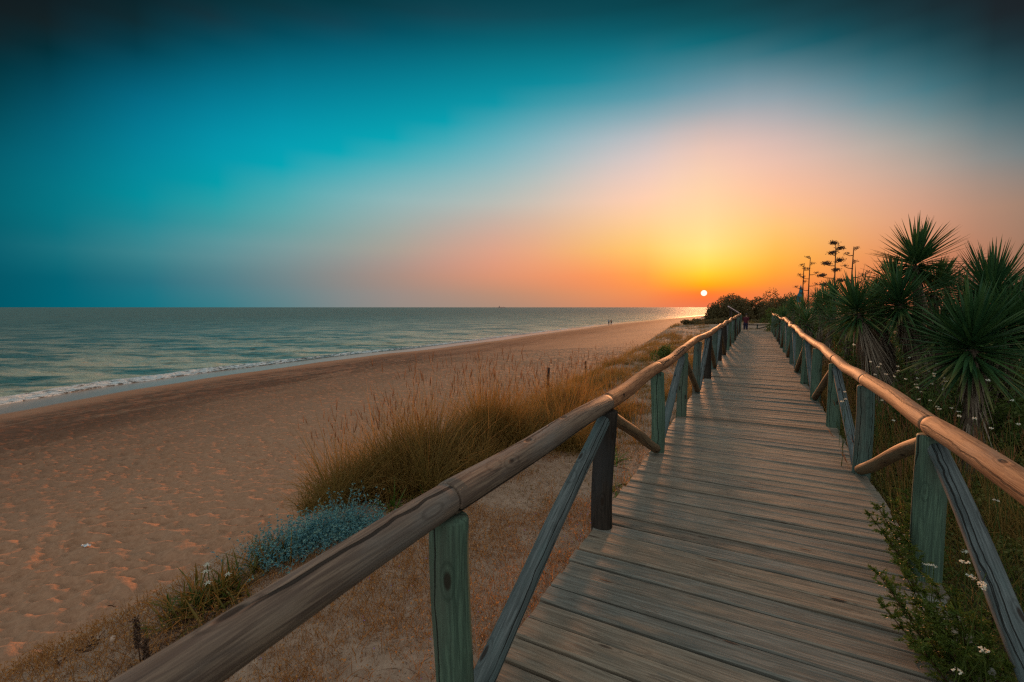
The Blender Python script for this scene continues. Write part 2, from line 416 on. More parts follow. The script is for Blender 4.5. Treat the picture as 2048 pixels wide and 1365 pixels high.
def foam_mat():
    t = NT('surf_foam'); pos = t.n('ShaderNodeNewGeometry').outputs['Position']; z = t.sep(t.attr('col'))
    n1 = t.noise(t.vmath('MULTIPLY', pos, (1.6, .7, 3)), 2.6, 6, .75, .8)
    f = t.math('ADD', n1, t.math('SUBTRACT', z[0], .5)); mk = t.rng(f, .47, .55)
    fo = t.pbr(t.mix(t.rng(n1, .4, .7), (.42, .52, .55), (.78, .84, .84)), .7, t.bump(n1, .15, .8), .3, out=False)
    wa = t.pbr((.13, .10, .07), .2, t.bump(n1, .15, .5), .5, out=False)
    mx = t.n('ShaderNodeMixShader'); t.set(mx, 0, mk); t.t.links.new(wa, mx.inputs[1]); t.t.links.new(fo, mx.inputs[2])
    t.t.links.new(mx.outputs[0], t.out.inputs[0]); return t.m
M['foam'] = foam_mat()

# ------------------------------------------------------------------ terrain
def srt(pts): return sorted(pts, key=lambda p: p[1])
shore_px = [(-700, 925), (-250, 848), (0, 810), (200, 777), (400, 747), (560, 727), (720, 708), (880, 691), (1050, 669), (1210, 649.5), (1330, 637.5), (1420, 629.5)]
sh = [G(x, y, SEA) for x, y in shore_px]
SY = np.array([p.y for p in sh]); SX = np.array([p.x for p in sh])
SY = np.concatenate([[-3000], SY, [900, 3000]]); SX = np.concatenate([[SX[0] + 6], SX, [300, 2800]])
def shoreX(Y):
    Y = np.asarray(Y, float)
    return np.interp(Y, SY, SX) + .35 * np.sin(Y * .31) * np.exp(-np.abs(Y) / 120) + .5 * (fbm(Y * .12, Y * 0, 3, 3) - .5)
CY = np.array([-50, 0, 2, 5, 10, 20, 30, 40, 52, 70, 100, 200, 400, 1000]); CX = np.array([-4.0, -3.8, -3.75, -3.9, -4.2, -5.0, -5.4, -6.2, -7.6, -8., -8.5, -14., -20., 0.])
def height(X, Y):
    X = np.asarray(X, float); Y = np.asarray(Y, float)
    xs = shoreX(Y); u = X - xs
    beach = SEA + np.where(u > 0, .045 * np.minimum(u, 30) + .03 * np.maximum(0, np.minimum(u - 20, 12)), .06 * np.maximum(u, -60))
    beach = beach + .25 * (fbm(X * .09, Y * .05, 3, 21) - .5) * sstep(2, 9, u)
    xc = np.interp(Y, CY, CX) + .5 * (fbm(Y * .35, Y * 0 + 3, 3, 5) - .5) + .9 * (fbm(Y * .09, Y * 0 + 9, 2, 8) - .5)
    far = sstep(33, 48, Y)
    top = -.42 + .12 * (fbm(X * .5, Y * .5, 4, 31) - .5) - .10 * sstep(-1.2, -3.4, X) + far * (.45 + .9 * (fbm(X * .13 + 3, Y * .13, 4, 40) - .45))
    top = top + .25 * sstep(2, 7, X) * (1 - far)
    k = sstep(-3.6, .25, X - xc)
    k = np.where(Y > 55, sstep(-3.0, .8, X - xc), k)
    z = beach * (1 - k) + top * k
    # footprints and wind ripples in the dry sand
    dry = sstep(9, 15, u) * (1 - k) + .0
    dry2 = sstep(4.5, 9, u) * (1 - sstep(10, 16, u))
    near = 1 - sstep(28, 60, Y)
    fr = X * math.cos(YAW) + Y * math.sin(YAW); ff = -X * math.sin(YAW) + Y * math.cos(YAW)
    wx = fr + .25 * fbm(X * 1.1, Y * 1.1, 2, 51) + ff * .25; wy = ff + .22 * fbm(X * 1.3 + 9, Y * 1.3, 2, 52)
    d1 = worley(wx * 3.0, wy * 4.6, 61); rg = 1 - np.abs(2 * fbm(wx * 2.3, wy * 5.0, 3, 63) - 1)
    pa = .55 + .45 * sstep(.35, .6, fbm(X * .3, Y * .3, 3, 66))
    foot = pa * (-.085 * np.exp(-(d1 / .38) ** 2) + .085 * (rg - .8) + .05 * (fbm(X * .8, Y * .8, 2, 67) - .5))
    z = z + foot * dry * near * sstep(0.0, .5, 1 - k)
    z = z + .12 * (fbm(X * 3.2, Y * 2.2, 3, 71) - .5) * dry2 * near
    z = z + .035 * (fbm(X * 3, Y * 3, 3, 72) - .5) * k
    return z, u, k, xs
def hz(x, y):
    return float(height(np.array([x]), np.array([y]))[0][0])
def GT(x, y, z0=-.4):
    """terrain point seen at a pixel"""
    r = np.array(ray(x, y)); ts = np.geomspace(.5, 400, 700)
    p = np.array([0, 0, CAMZ]) + ts[:, None] * r
    hit = np.nonzero(p[:, 2] <= height(p[:, 0], p[:, 1])[0])[0]
    return Vector(p[hit[0]]) if len(hit) else G(x, y, z0)

gx = np.concatenate([-np.geomspace(3000, 75, 16), np.arange(-70, -40, 1.0), np.arange(-40, -30, .25), np.arange(-30, -14, .1), np.arange(-14, -5, .07), np.arange(-5, 1.4, .08), np.arange(1.4, 12, .4), np.geomspace(12, 4000, 34)])
gy = np.concatenate([-np.geomspace(1500, 8, 14), np.arange(-6, 0, .3), np.arange(0, 14, .06), np.arange(14, 24, .1), np.arange(24, 45, .16), np.arange(45, 90, .45), np.geomspace(90, 6000, 60)])
GX, GY = np.meshgrid(gx, gy); Z, U, K, XS = height(GX, GY)
nx, ny = len(gx), len(gy)
idx = (np.arange(ny - 1)[:, None] * nx + np.arange(nx - 1)[None]).ravel()
q = np.stack([idx, idx + 1, idx + nx + 1, idx + nx], -1)
wet = 1 - sstep(3.9, 4.6, U + .8 * (fbm(GY * .2, GX * 0, 3, 91) - .5) + .0)
wr = sstep(5.0, 8.0, U) * (1 - .6 * sstep(12, 18, U)) * (1 - sstep(18, 25, U)) + .35 * sstep(2, 4, U) * (1 - sstep(4, 8, U))
wr = np.clip(wr, 0, 1)
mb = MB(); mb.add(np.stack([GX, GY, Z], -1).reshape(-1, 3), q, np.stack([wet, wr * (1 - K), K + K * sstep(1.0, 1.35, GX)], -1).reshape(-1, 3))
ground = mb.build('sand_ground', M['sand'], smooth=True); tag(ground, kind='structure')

# sea
sx = np.concatenate([-np.geomspace(60000, 260, 40), np.arange(-250, -90, 1.6), np.arange(-90, -25, .35), np.geomspace(-25, -3.9, 3), [400, 3000]])
sy = np.concatenate([-np.geomspace(8000, 20, 14), np.arange(-14, 60, .4), np.arange(60, 200, 1.3), np.geomspace(203, 60000, 50)])
AX, AY = np.meshgrid(sx, sy)
ca, sa = math.cos(YAW * .6), math.sin(YAW * .6)
wu = AX * ca + AY * sa; wv = -AX * sa + AY * ca
amp = (1 - sstep(60, 180, np.hypot(AX, AY)))
SZ = SEA + amp * (.40 * (fbm(wu * .22, wv * .5, 4, 101) - .5) + .20 * (fbm(wu * .9, wv * 2.0, 3, 102) - .5))
SZ = SZ - .08 + (SEA - SZ) * (1 - sstep(.5, 4, shoreX(AY) - AX)) * .8
nx, ny = len(sx), len(sy)
idx = (np.arange(ny - 1)[:, None] * nx + np.arange(nx - 1)[None]).ravel()
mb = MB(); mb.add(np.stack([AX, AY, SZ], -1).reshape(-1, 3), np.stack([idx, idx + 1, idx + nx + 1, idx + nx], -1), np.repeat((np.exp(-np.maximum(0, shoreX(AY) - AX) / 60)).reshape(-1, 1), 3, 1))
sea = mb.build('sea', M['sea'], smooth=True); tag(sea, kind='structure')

# surf: a low breaking wave along the waterline
yy = np.concatenate([np.arange(-12, 60, .12), np.arange(60, 190, .4)]); vv = np.linspace(0, 1, 26)
YY, VV = np.meshgrid(yy, vv, indexing='ij')
wid = 1.0 + 1.3 * fbm(YY * .11, YY * 0, 3, 111)
offs = .1 + .9 * (fbm(YY * .22, YY * 0 + 5, 3, 112) - .5)
XX = shoreX(YY) + offs - VV * wid
big = np.interp(YY, [-12, 12, 26, 50, 120, 190], [1, 1, .75, .5, .35, .15])
hh = np.sin(np.clip(VV, 0, 1) * math.pi) ** .7
ZZ = SEA + .01 + hh * big * (.10 + .20 * sstep(.35, .7, VV) * (1 - sstep(.8, 1, VV)) + .16 * (fbm(XX * 2.5, YY * 1.5, 4, 113) - .3)) - .1 * sstep(.9, 1, VV) - .07 * (1 - sstep(0, .08, VV))
fo = .38 + .30 * np.interp(YY, [-12, 15, 30, 60, 190], [.75, .6, .25, .05, -.25]) + .25 * (fbm(YY * .15, YY * 0 + 2, 3, 114) - .5) + .12 * np.sin(VV * math.pi) - .2 * sstep(.75, 1, VV)
n0, n1 = len(yy), len(vv)
idx = (np.arange(n0 - 1)[:, None] * n1 + np.arange(n1 - 1)[None]).ravel()
mb = MB(); mb.add(np.stack([XX, YY, ZZ], -1).reshape(-1, 3), np.stack([idx, idx + 1, idx + n1 + 1, idx + n1], -1), np.stack([fo, fo, fo], -1).reshape(-1, 3))
tag(mb.build('surf', M['foam'], smooth=True), 'white foamy surf breaking along the waterline', 'surf', kind='stuff')

# ------------------------------------------------------------------ boardwalk
PW = .162; Y0 = -2.2; Y1 = 36.4
mb = MB(); y = Y0; r = np.random.default_rng(3)
while y < Y1:
    gap = r.uniform(.013, .022); w_ = PW - gap
    xl = -1.05 + r.uniform(-.012, .012); xr = 1.04 + r.uniform(-.015, .015)
    zt = r.uniform(-.007, .005); tl = r.uniform(-.004, .004)
    c = (r.random(), r.random(), r.random())
    # a plank with softened arrises, sliced along its length so it can cup slightly
    n = 7; xs = np.linspace(xl, xr, n); b = .008
    prof = [(0, -.035), (0, -b), (b, 0), (w_ * .5, -.0015), (w_ - b, 0), (w_, -b), (w_, -.035)]
    ww = r.uniform(0, 6.28); V = []
    for i, X in enumerate(xs):
        wv_ = .002 * math.sin(X * 2.3 + ww)
        for (py, pz) in prof: V.append((X, y + py + wv_ * .6, zt + tl * (X) + pz + wv_))
    k = len(prof); i = np.arange(n - 1)[:, None] * k; j = np.arange(k - 1)[None]; j2 = (j + 1) % k
    q = np.stack([i + j, i + j + 1, i + k + j + 1, i + k + j], -1).reshape(-1, 4)
    mb.add(V, [q, np.array([list(range(k))[::-1]]), np.array([[(n - 1) * k + z for z in range(k)]])], c)
    y += PW
deck = mb.build('boardwalk', M['deck']); tag(deck, kind='structure')
for X in (-.93, 0.0, .92):
    mb = MB(); box(mb, (X - .04, Y0, -.19), (X + .04, Y1, -.041)); mb.build('joist', M['darkwood'], deck)

def rail_h_l(y): return float(np.interp(y, [-1, 1.4, 3.4, 6, 8.5, 14, 24, 36.5], [.97, .97, .965, 1.0, 1.06, 1.09, 1.14, 1.2]))
def rail_h_r(y): return float(np.interp(y, [-1, 3.7, 8, 10, 14, 20, 26, 36.5], [.95, .955, .96, 1.0, 1.09, 1.2, 1.25, 1.22]))
left_posts = [-.72, 1.365, 3.40, 5.47, 7.57, 9.75] + [9.75 + 2.06 * i for i in range(1, 14)]
right_posts = [-.4, 1.66, 3.70, 5.74, 7.80, 9.95] + [9.95 + 2.04 * i for i in range(1, 14)]
lm = ['green', 'green', 'brown', 'green', 'green', 'green_b', 'brown', 'green_b', 'brown', 'brown', 'green', 'green', 'green', 'brown', 'green_b', 'green', 'brown', 'green', 'green']
rm = ['green', 'green', 'green', 'green_b', 'green', 'green', 'green', 'green', 'green_b', 'green', 'green', 'green', 'brown', 'green', 'green_b', 'green', 'green', 'green', 'green']
def railing(name, sgn, posts, mats, rh, label, apex_par, seed, railmat):
    root = empty(name, (sgn * 1.0, 1.4, 0))
    tag(root, label, 'railing')
    inv = Matrix.Translation((-sgn * 1.0, -1.4, 0))
    def fin(mb, nm, mat):
        mb.v = [v - np.array([sgn * 1.0, 1.4, 0]) for v in mb.v]
        return mb.build(nm, mat, root, smooth=True)
    rr = np.random.default_rng(seed)
    tops = []
    for i, y in enumerate(posts):
        R = .079 + rr.uniform(-.006, .006); h = rh(y); x = sgn * (.992 + rr.uniform(-.012, .012))
        ln = rr.uniform(-.012, .012); ln2 = rr.uniform(-.02, .02)
        near = y < 12
        o = fin(log((x + ln, y + ln2, -.75), (x, y, h - .055), R * 1.03, R * .97, seed * 100 + i, .012, 26 if near else 12, 20 if near else 8, .014, .03), 'post', M[mats[i]])
        tops.append((x, y, h))
    pts = []
    for i, (x, y, h) in enumerate(tops):
        pts.append((x + rr.uniform(-.012, .012) * (1 if i < 5 else 1.8), y, h + rr.uniform(-.006, .006) * (1 if i < 5 else 3)))
    for i in range(len(pts) - 1):
        a = np.array(pts[i]); b = np.array(pts[i + 1]); d = (b - a) / np.linalg.norm(b - a)
        if i == len(pts) - 2: b = b + d * .12
        R = .061 + rr.uniform(-.004, .004)
        near = a[1] < 12
        o = fin(log(a + d * .003, b - d * .003, R * (1.0 + rr.uniform(-.03, .03)), R * (1.0 + rr.uniform(-.03, .03)), seed * 300 + i, .010 if near else .022, 30 if near else 12, 40 if near else 14, .007, .03), 'handrail', M[railmat(i)])
    # braces: from high on an apex post to the foot of both its neighbours
    for i, (x, y, h) in enumerate(tops):
        if i % 2 != apex_par: continue
        for dlt in (-1, 1):
            j = i + dlt
            if j < 0 or j >= len(tops): continue
            x2, y2, h2 = tops[j]; s_ = 1 if dlt > 0 else -1
            a = (x, y + s_ * .075, h - .12); b = (x2 - sgn * .02, y2 - s_ * .07, .055)
            near = min(y, y2) < 12
            mt = ('tan' if dlt > 0 else 'grey')
            if sgn > 0: mt = 'tan' if dlt < 0 and i == 99 else ('grey' if dlt < 0 else 'tan')
            o = fin(log(a, b, .048, .052, seed * 500 + i * 3 + dlt, (.014 if sgn > 0 and i == 2 and dlt > 0 else .007), 20 if near else 8, 20 if near else 8, .02, .05), 'brace', M[mt])
    return root
railing('wooden_railing', -1, left_posts, lm, rail_h_l, 'left log railing on the sea side of the boardwalk, with a dark brown post', 0, 3,
        lambda i: 'rail_grey' if i < 2 else 'rail')
railing('wooden_railing', 1, right_posts, rm, rail_h_r, 'right log railing of the boardwalk with an orange handrail, in front of the yuccas', 0, 4,
        lambda i: 'rail')

# crossbar fence past the end of the deck
ft = empty('crossbar_fence', P(1515, 661, 37.0)); ft.rotation_euler.z = YAW * .2
tag(ft, 'low timber barrier with a diagonal brace across the far end of the boardwalk', 'fence')
for dx in (-.82, .0 - .02, .85):
    log((dx, 0, -.5), (dx, 0, .5), .05, seed=int(50 + dx * 10), n=6, sides=10).build('post', M['green_b'], ft, True)
log((-.95, -.09, .44), (1.0, -.09, .47), .045, seed=61, n=8, sides=10).build('rail', M['darkwood'], ft, True)
log((-.6, -.09, -.05), (.8, -.09, .38), .035, seed=62, n=8, sides=10).build('brace', M['brown'], ft, True)

# information board by the rail end
ib = empty('information_board', P(1466, 661, 31.5)); ib.rotation_euler.z = YAW * .6
tag(ib, 'slanted pale information board on timber legs beside the far end of the left railing', 'information board')
z0 = P(1455, 613, 31.5).z - ib.location.z; z1 = P(1477, 628, 31.5).z - ib.location.z
mb = MB(); a = math.atan2(z0 - z1, .80)
Mx = Matrix.Translation((0, 0, (z0 + z1) / 2)) @ Matrix.Rotation(a, 4, 'Y') @ Matrix.Rotation(math.radians(14), 4, 'X')
box(mb, (-.42, -.28, -.025), (.42, .28, .025), M=Mx); mb.build('panel', M['panelface'], ib)
mb = MB()
for yv in (-.325, .285): box(mb, (-.45, yv, -.04), (.45, yv + .04, .04), M=Mx)
mb.build('panel_frame', M['darkwood'], ib)
for yv in (-.2, .2):
    log((-.18, yv, -.6), (-.18, yv, (z0 + z1) / 2 + .02), .045, seed=70, n=6, sides=8).build('leg', M['darkwood'], ib, True)

# ------------------------------------------------------------------ people
def person(name, loc, rz, H, top, legs, label, group=None, stride=.12, lean=0.0, hairlen=.04, armbend=.05):
    root = empty(name, loc, rz); tag(root, label, 'person', group)
    s = H / 1.75
    J = {'pel': (0, 0, .95), 'waist': (0, .0, 1.08), 'chest': (0, .01 + lean, 1.30), 'neck': (0, lean * 1.4, 1.47), 'headb': (0, .01 + lean * 1.4, 1.56), 'head': (0, .015 + lean * 1.4, 1.66), 'headt': (0, lean * 1.4, 1.72)}
    R = {'pel': .145, 'waist': .125, 'chest': .15, 'neck': .052, 'headb': .072, 'head': .092, 'headt': .06}
    E = [('pel', 'waist'), ('waist', 'chest'), ('chest', 'neck'), ('neck', 'headb'), ('headb', 'head'), ('head', 'headt')]
    for sd, g in ((-1, 'l'), (1, 'r')):
        st = stride * sd
        J[g + 'hip'] = (sd * .095, 0, .90); J[g + 'kn'] = (sd * .10, st * .55 + .02, .49); J[g + 'an'] = (sd * .10, st - .02, .085); J[g + 'to'] = (sd * .11, st + .15, .03)
        J[g + 'sh'] = (sd * .185, lean, 1.40); J[g + 'el'] = (sd * .235, -st * .5 - .01, 1.12); J[g + 'wr'] = (sd * .235, -st + armbend + .04, .88)
        J[g + 'ha'] = (sd * .232, -st + armbend + .07, .80)
        for nm, q_ in (('hip', .092), ('kn', .058), ('an', .038), ('to', .033), ('sh', .062), ('el', .043), ('wr', .028), ('ha', .036)): R[g + nm] = q_
        E += [('pel', g + 'hip'), (g + 'hip', g + 'kn'), (g + 'kn', g + 'an'), (g + 'an', g + 'to'), ('chest', g + 'sh'), (g + 'sh', g + 'el'), (g + 'el', g + 'wr'), (g + 'wr', g + 'ha')]
        for fi in range(5):
            fx = sd * (.232 + (0 if fi else -.02)); fy = -st + armbend + .05 + (fi - 2) * .016
            J[g + 'f%d' % fi] = (fx - sd * .012, fy + .015, .735 - (.01 if fi in (2, 3) else -.006 if fi < 4 else -.012) if fi else .77)
            R[g + 'f%d' % fi] = .009; E.append((g + 'ha', g + 'f%d' % fi))
    names = list(J); me = bpy.data.meshes.new('body')
    me.from_pydata([tuple(c * s for c in J[n]) for n in names], [(names.index(a), names.index(b)) for a, b in E], [])
    o = bpy.data.objects.new('body', me); col.objects.link(o); o.parent = root
    sk = o.modifiers.new('skin', 'SKIN')
    for i, n in enumerate(names):
        sv = me.skin_vertices[0].data[i]; sv.radius = (R[n] * s, R[n] * s * (.72 if n in ('pel', 'waist', 'chest') else 1)); sv.use_root = (n == 'pel')
    sb = o.modifiers.new('sub', 'SUBSURF'); sb.levels = 1; sb.render_levels = 1
    sk.use_smooth_shade = True
    me.materials.append(M['skin'])
    def v(n): return np.array(J[n]) * s
    mb = MB(); sc = np.array([1, .75, 1])
    tube(mb, [v('pel') - [0, 0, .02], v('waist'), v('chest') - [0, 0, .08], v('chest') + [0, 0, .05], v('neck') - [0, 0, .02]], np.array([.165, .15, .175, .19, .07]) * s, 14, .02, 1, cap=False)
    for g in 'lr': tube(mb, [v(g + 'sh') + [0, 0, .03], v(g + 'sh') * .5 + v(g + 'el') * .5, v(g + 'el')], np.array([.078, .066, .06]) * s, 10, .02, 2, cap=False)
    mb.build('shirt', top, root, True)
    mb = MB()
    tube(mb, [v('waist') - [0, 0, .06], v('pel') - [0, 0, .05], v('pel') - [0, 0, .13]], np.array([.155, .165, .15]) * s, 14, .01, 1, cap=False)
    for g in 'lr': tube(mb, [v(g + 'hip'), v(g + 'hip') * .5 + v(g + 'kn') * .5, v(g + 'kn'), v(g + 'an')], np.array([.105, .088, .073, .055]) * s, 10, .02, 2, cap=False)
    mb.build('trousers', legs, root, True)
    mb = MB(); hb = v('head')
    th = np.linspace(0, 1, 7)
    tube(mb, [hb + np.array([0, -.03 - .03 * (1 - t_), -hairlen + (hairlen + .095) * t_]) * s for t_ in th], (.104 * np.sqrt(np.clip(1 - (th * .97) ** 3, 0, 1)) + .004) * s, 12, .03, 5)
    mb.build('hair', M['hair'], root, True)
    return root
pa = GT(1217.5, 650.6, SEA); pb = GT(1222.3, 650.4, SEA)
dl = math.hypot(pa.x, pa.y)
person('person', (pa.x, pa.y, hz(pa.x, pa.y)), .1, 1.72, M['cloth_blue'], M['cloth_dark'], 'distant walker at the waterline in a pale blue top, the left one of the pair', 'couple walking along the waterline')
person('person', (pb.x, pb.y, hz(pb.x, pb.y)), -.1, 1.66, M['cloth_brown'], M['cloth_dark'], 'distant walker at the waterline in a dark rust top, the right one of the pair', 'couple walking along the waterline')
pc = P(1490.5, 668, 36.6)
person('person', (pc.x, pc.y, pc.z), -.5, 1.62, M['cloth_maroon'], M['cloth_navy'], 'person in a maroon top and navy trousers at the far end of the boardwalk', None, .05, .06)

# ------------------------------------------------------------------ ship, stake, parasol, litter
sp_ = P(1003, 616.5, 3600); sp_.z = SEA
sh_ = empty('cargo_ship', sp_, YAW); tag(sh_, 'tiny hazy cargo ship on the horizon of the sea', 'ship')
mb = MB(); nn = [(-30, 7), (-26, 2.2), (24, 2.2), (31, 8)]
v = []
for yv in (-4.5, 4.5): v += [(-31, yv, 5.2), (-27, yv * .7, -1), (27, yv * .7, -1), (33, yv, 6.2)]
mb.add(v, [np.array([(0, 1, 2, 3), (7, 6, 5, 4), (0, 3, 7, 4), (1, 5, 6, 2), (0, 4, 5, 1), (3, 2, 6, 7)])]); mb.build('hull', M['hull'], sh_)
mb = MB(); box(mb, (-22, -3.5, 4.9), (-11, 3.5, 12)); box(mb, (-19, -2.8, 12.02), (-13, 2.8, 16)); mb.build('superstructure', M['hull'], sh_)
for xx in (0, 14):
    mb = MB(); tube(mb, [(xx, 0, 5.3), (xx, 0, 15)], [.6, .35], 8, 0); tube(mb, [(xx, 0, 13), (xx + 7, 0, 9)], [.35, .2], 6, 0); mb.build('mast', M['hull'], sh_)

b = GT(1097, 800); st = empty('wooden_stake', (b.x, b.y, hz(b.x, b.y)))
D_ = (RM.transposed() @ (b - Vector((0, 0, CAMZ)))).z * -1
topz = P(1096, 735, D_).z
tag(st, 'short weathered stake standing in the dune grass above the beach', 'stake')
log((0, 0, -.3), (.0, .01, topz - st.location.z), .038, .034, seed=5, n=10, sides=10).build('stake', M['brown'], st, True)
b = P(1171, 724, D_ * 1.45); g_ = hz(b.x, b.y); st = empty('wooden_stake', (b.x, b.y, g_))
tag(st, 'small far stake barely above the golden grass, right of the bigger stake', 'stake')
log((0, 0, -.2), (0, 0, b.z - g_ + .02), .03, .028, seed=6, n=8, sides=8).build('stake', M['brown'], st, True)

pp = P(1600.5, 600, 28); pz = hz(pp.x, pp.y)
um = empty('folded_parasol', (pp.x, pp.y, pz)); tag(um, 'folded teal beach parasol poking up above the thicket', 'parasol')
ztop = P(1600, 571, 28).z - pz; zb = P(1600, 605, 28).z - pz
mb = MB(); tube(mb, [(0, 0, 0), (0, 0, ztop + .03)], [.02, .02], 8, 0); mb.build('pole', M['hull'], um)
mb = MB(); th = np.linspace(0, 1, 10)
tube(mb, [(0, 0, zb + (ztop - zb) * t_) for t_ in th], .17 * (1 - th) ** .75 * (.85 + .3 * np.sin(th * 3)) + .012, 14, .35, 9); mb.build('canopy', M['parasol'], um)

b = GT(172, 1095)
mb = MB(); V = []
for i in range(5):
    for j in range(4): V.append((i * .032 - .06, j * .02 - .03, .02 + .018 * math.sin(i * 2.1 + j * 1.3) + .01 * (j % 2)))
q = [(i * 4 + j, (i + 1) * 4 + j, (i + 1) * 4 + j + 1, i * 4 + j + 1) for i in range(4) for j in range(3)]
mb.add(V, [np.array(q)]); o = mb.build('litter_scrap', M['litter']); o.location = (b.x, b.y, hz(b.x, b.y) + .01); o.rotation_euler.z = .4
sol = o.modifiers.new('s', 'SOLIDIFY'); sol.thickness = .004
tag(o, 'crumpled white scrap of litter lying on the rippled beach sand', 'litter')
for (x, y, sc, lb) in ((227, 1287, 1.0, 'small pale shell on the sand near the bottom left plants'),):
    b = GT(x, y); mb = MB()
    th = np.linspace(0, 1, 8); tube(mb, [(t_ * .05 - .025, 0, .012) for t_ in th], .022 * np.sin(th * 2.6 + .25) + .001, 12, .1, 3)
    o = mb.build('shell', M['shell'], smooth=True); o.location = (b.x, b.y, hz(b.x, b.y)); tag(o, lb, 'shell')
for k, (x, y, rz, L, lb) in enumerate(((225, 1218, .9, .16, 'thin brown twig on the sand left of the green clumps'), (172, 1308, 1.3, .16, 'leftmost of two crossed twigs near the bottom left corner'), (188, 1295, 2.3, .14, 'right one of two crossed twigs near the bottom left corner'),
        (196, 1285, .6, .12, 'short twig above the crossed twigs at bottom left'), (115, 1330, -.5, .17, 'reddish twig lowest on the sand at bottom left'), (525, 1035, .9, .14, 'brown twig lying on the sand left of the blue sea holly'), (292, 1020, 1.3, .15, 'small twig far out on the rippled sand'))):
    b = GT(x, y); D__ = b.length
    mb = MB(); r = np.random.default_rng(k + 40); n = 7; tt = np.linspace(0, 1, n)
    L = L * .6
    tube(mb, np.stack([tt * L - L / 2, .015 * np.sin(tt * 5 + k), .015 + .012 * np.cos(tt * 4)], -1), .004 + .003 * (1 - tt), 6, .1, k, c=(.3, .3, .3))
    tube(mb, [(0, .01, .015), (L * .2, .05, .04)], [.003, .002], 5, 0, c=(.8, .3, .3))
    o = mb.build('twig', M['stem']); o.location = (b.x, b.y, hz(b.x, b.y)); o.rotation_euler.z = rz; tag(o, lb, 'twig', 'twigs scattered on the sand')

# ------------------------------------------------------------------ dune grass
def on_ground(X, Y): return height(X, Y)[0]
def grass_patch(mb, cx, cy, rad, n, hmin, hmax, lean=(.0, .0), w=.006, spread=.45, segs=4, clumpy=True, seedfrac=.0, droop=(.15, .8), zoff=0):
    """n blades rooted in tufts around (cx,cy)"""
    nt = max(1, int(n / 170)) if clumpy else n
    tx = cx + rng.normal(size=nt) * rad[0] * .5; ty = cy + rng.normal(size=nt) * rad[1] * .5
    ti = rng.integers(0, nt, n)
    X = tx[ti] + rng.normal(size=n) * .07; Y = ty[ti] + rng.normal(size=n) * .07
    Zr = on_ground(X, Y) - .03 + zoff
    out = rng.normal(size=(n, 2)) * spread
    d = np.stack([out[:, 0] + lean[0], out[:, 1] + lean[1], np.ones(n)], -1)
    L = rng.uniform(hmin, hmax, n) * (1 - .25 * np.hypot(out[:, 0], out[:, 1])) * ((rng.uniform(.7, 1.1, nt) * (.45 + .75 * sstep(.34, .6, fbm(tx * 1.5, ty * 1.5, 2, 77))))[ti] if clumpy else 1)
    L = np.maximum(L, .1)
    cols = np.stack([rng.random(n) * .45 + .55 * (rng.random(nt)[ti] if clumpy else rng.random()), rng.random(n), rng.random(n)], -1)
    hf_ = 1 if clumpy else rng.uniform(.7, 1.1) * float(.5 + .7 * sstep(.35, .62, fbm(np.array([cx * .8]), np.array([cy * .8]), 2, 78))[0]); L = L * hf_
    blades(mb, np.stack([X, Y, Zr], -1), d, L, rng.uniform(.6, 1.3, n) * w, rng.uniform(*droop, n), segs, cols)
    ns = int(n * seedfrac)
    if ns:
        k = rng.choice(n, ns, replace=False)
        d2 = np.stack([out[k, 0] * .45 + lean[0], out[k, 1] * .45 + lean[1], np.ones(ns)], -1); d2 /= np.linalg.norm(d2, axis=1)[:, None]
        L2 = hmax * rng.uniform(.75, 1.08, ns)
        rt = np.stack([X[k], Y[k], Zr[k]], -1)
        blades(mb, rt, d2, L2, w * .8, .04, 3, cols[k])
        tip = rt + d2 * L2[:, None]; tip[:, 2] -= .04 * L2
        hd = .09 + .05 * rng.random(ns)
        for q_ in range(3):
            blades(mb, tip - d2 * hd[:, None] * 1.0, d2 + rng.normal(size=(ns, 3)) * .07, hd * 1.3, .0055, .1, 2, cols[k], m=1)

# three big tussocks on the dune edge
tus = [('tall bushy grass tussock nearest the camera, beside the blue sea holly', [(742, 1000), (700, 985), (790, 985), (760, 960), (820, 965), (670, 1010)], (.42, .42), .9, 1.3, 7000),
       ('tallest grass tussock on the dune edge, bristling with reddish seed heads against the sand', [(900, 950), (950, 930), (1000, 905), (860, 960), (970, 900)], (.5, .6), 1.15, 1.65, 9000),
       ('broad golden grass tussock around the wooden stake', [(1090, 880), (1130, 860), (1060, 890), (1150, 840)], (.6, .7), 1.0, 1.45, 7500)]
for lb, px, rad, h0, h1, n in tus:
    mb = MB()
    c0 = GT(*px[0])
    for (x, y) in px:
        b = GT(x, y)
        grass_patch(mb, b.x, b.y, rad, n // len(px), h0, h1, (.06, -.05), .0062, .40, 5, True, .02, (.1, .8))
    o0 = np.array([c0.x, c0.y, hz(c0.x, c0.y)])
    mb.v = [v - o0 for v in mb.v]
    o = mb.build('grass_tussock', [M['grass'], M['seed']]); o.location = o0
    tag(o, lb, 'grass tussock', 'grass tussocks on the dune edge')

# the continuous meadow beyond
mb = MB()
N = 900
t_ = rng.random(N)
ys = 6.5 + 31 * rng.random(N) ** 1.3; xc = np.interp(ys, CY, CX)
xs_ = xc - .9 + (-1.25 - (xc - .9)) * rng.random(N)
for X, Y in zip(xs_, ys):
    if Y < 8.5 and X > -2.0 and rng.random() < .5: continue
    n = int(np.interp(Y, [6, 12, 25, 38], [75, 55, 36, 24]))
    edge = X < np.interp(Y, CY, CX) + .8
    grass_patch(mb, X, Y, (.16, .2), n, .45, .85 if edge else .72, (.05, -.03), float(np.interp(Y, [6, 38], [.006, .014])), .42, 3, False, .06 if rng.random() < .35 else 0)
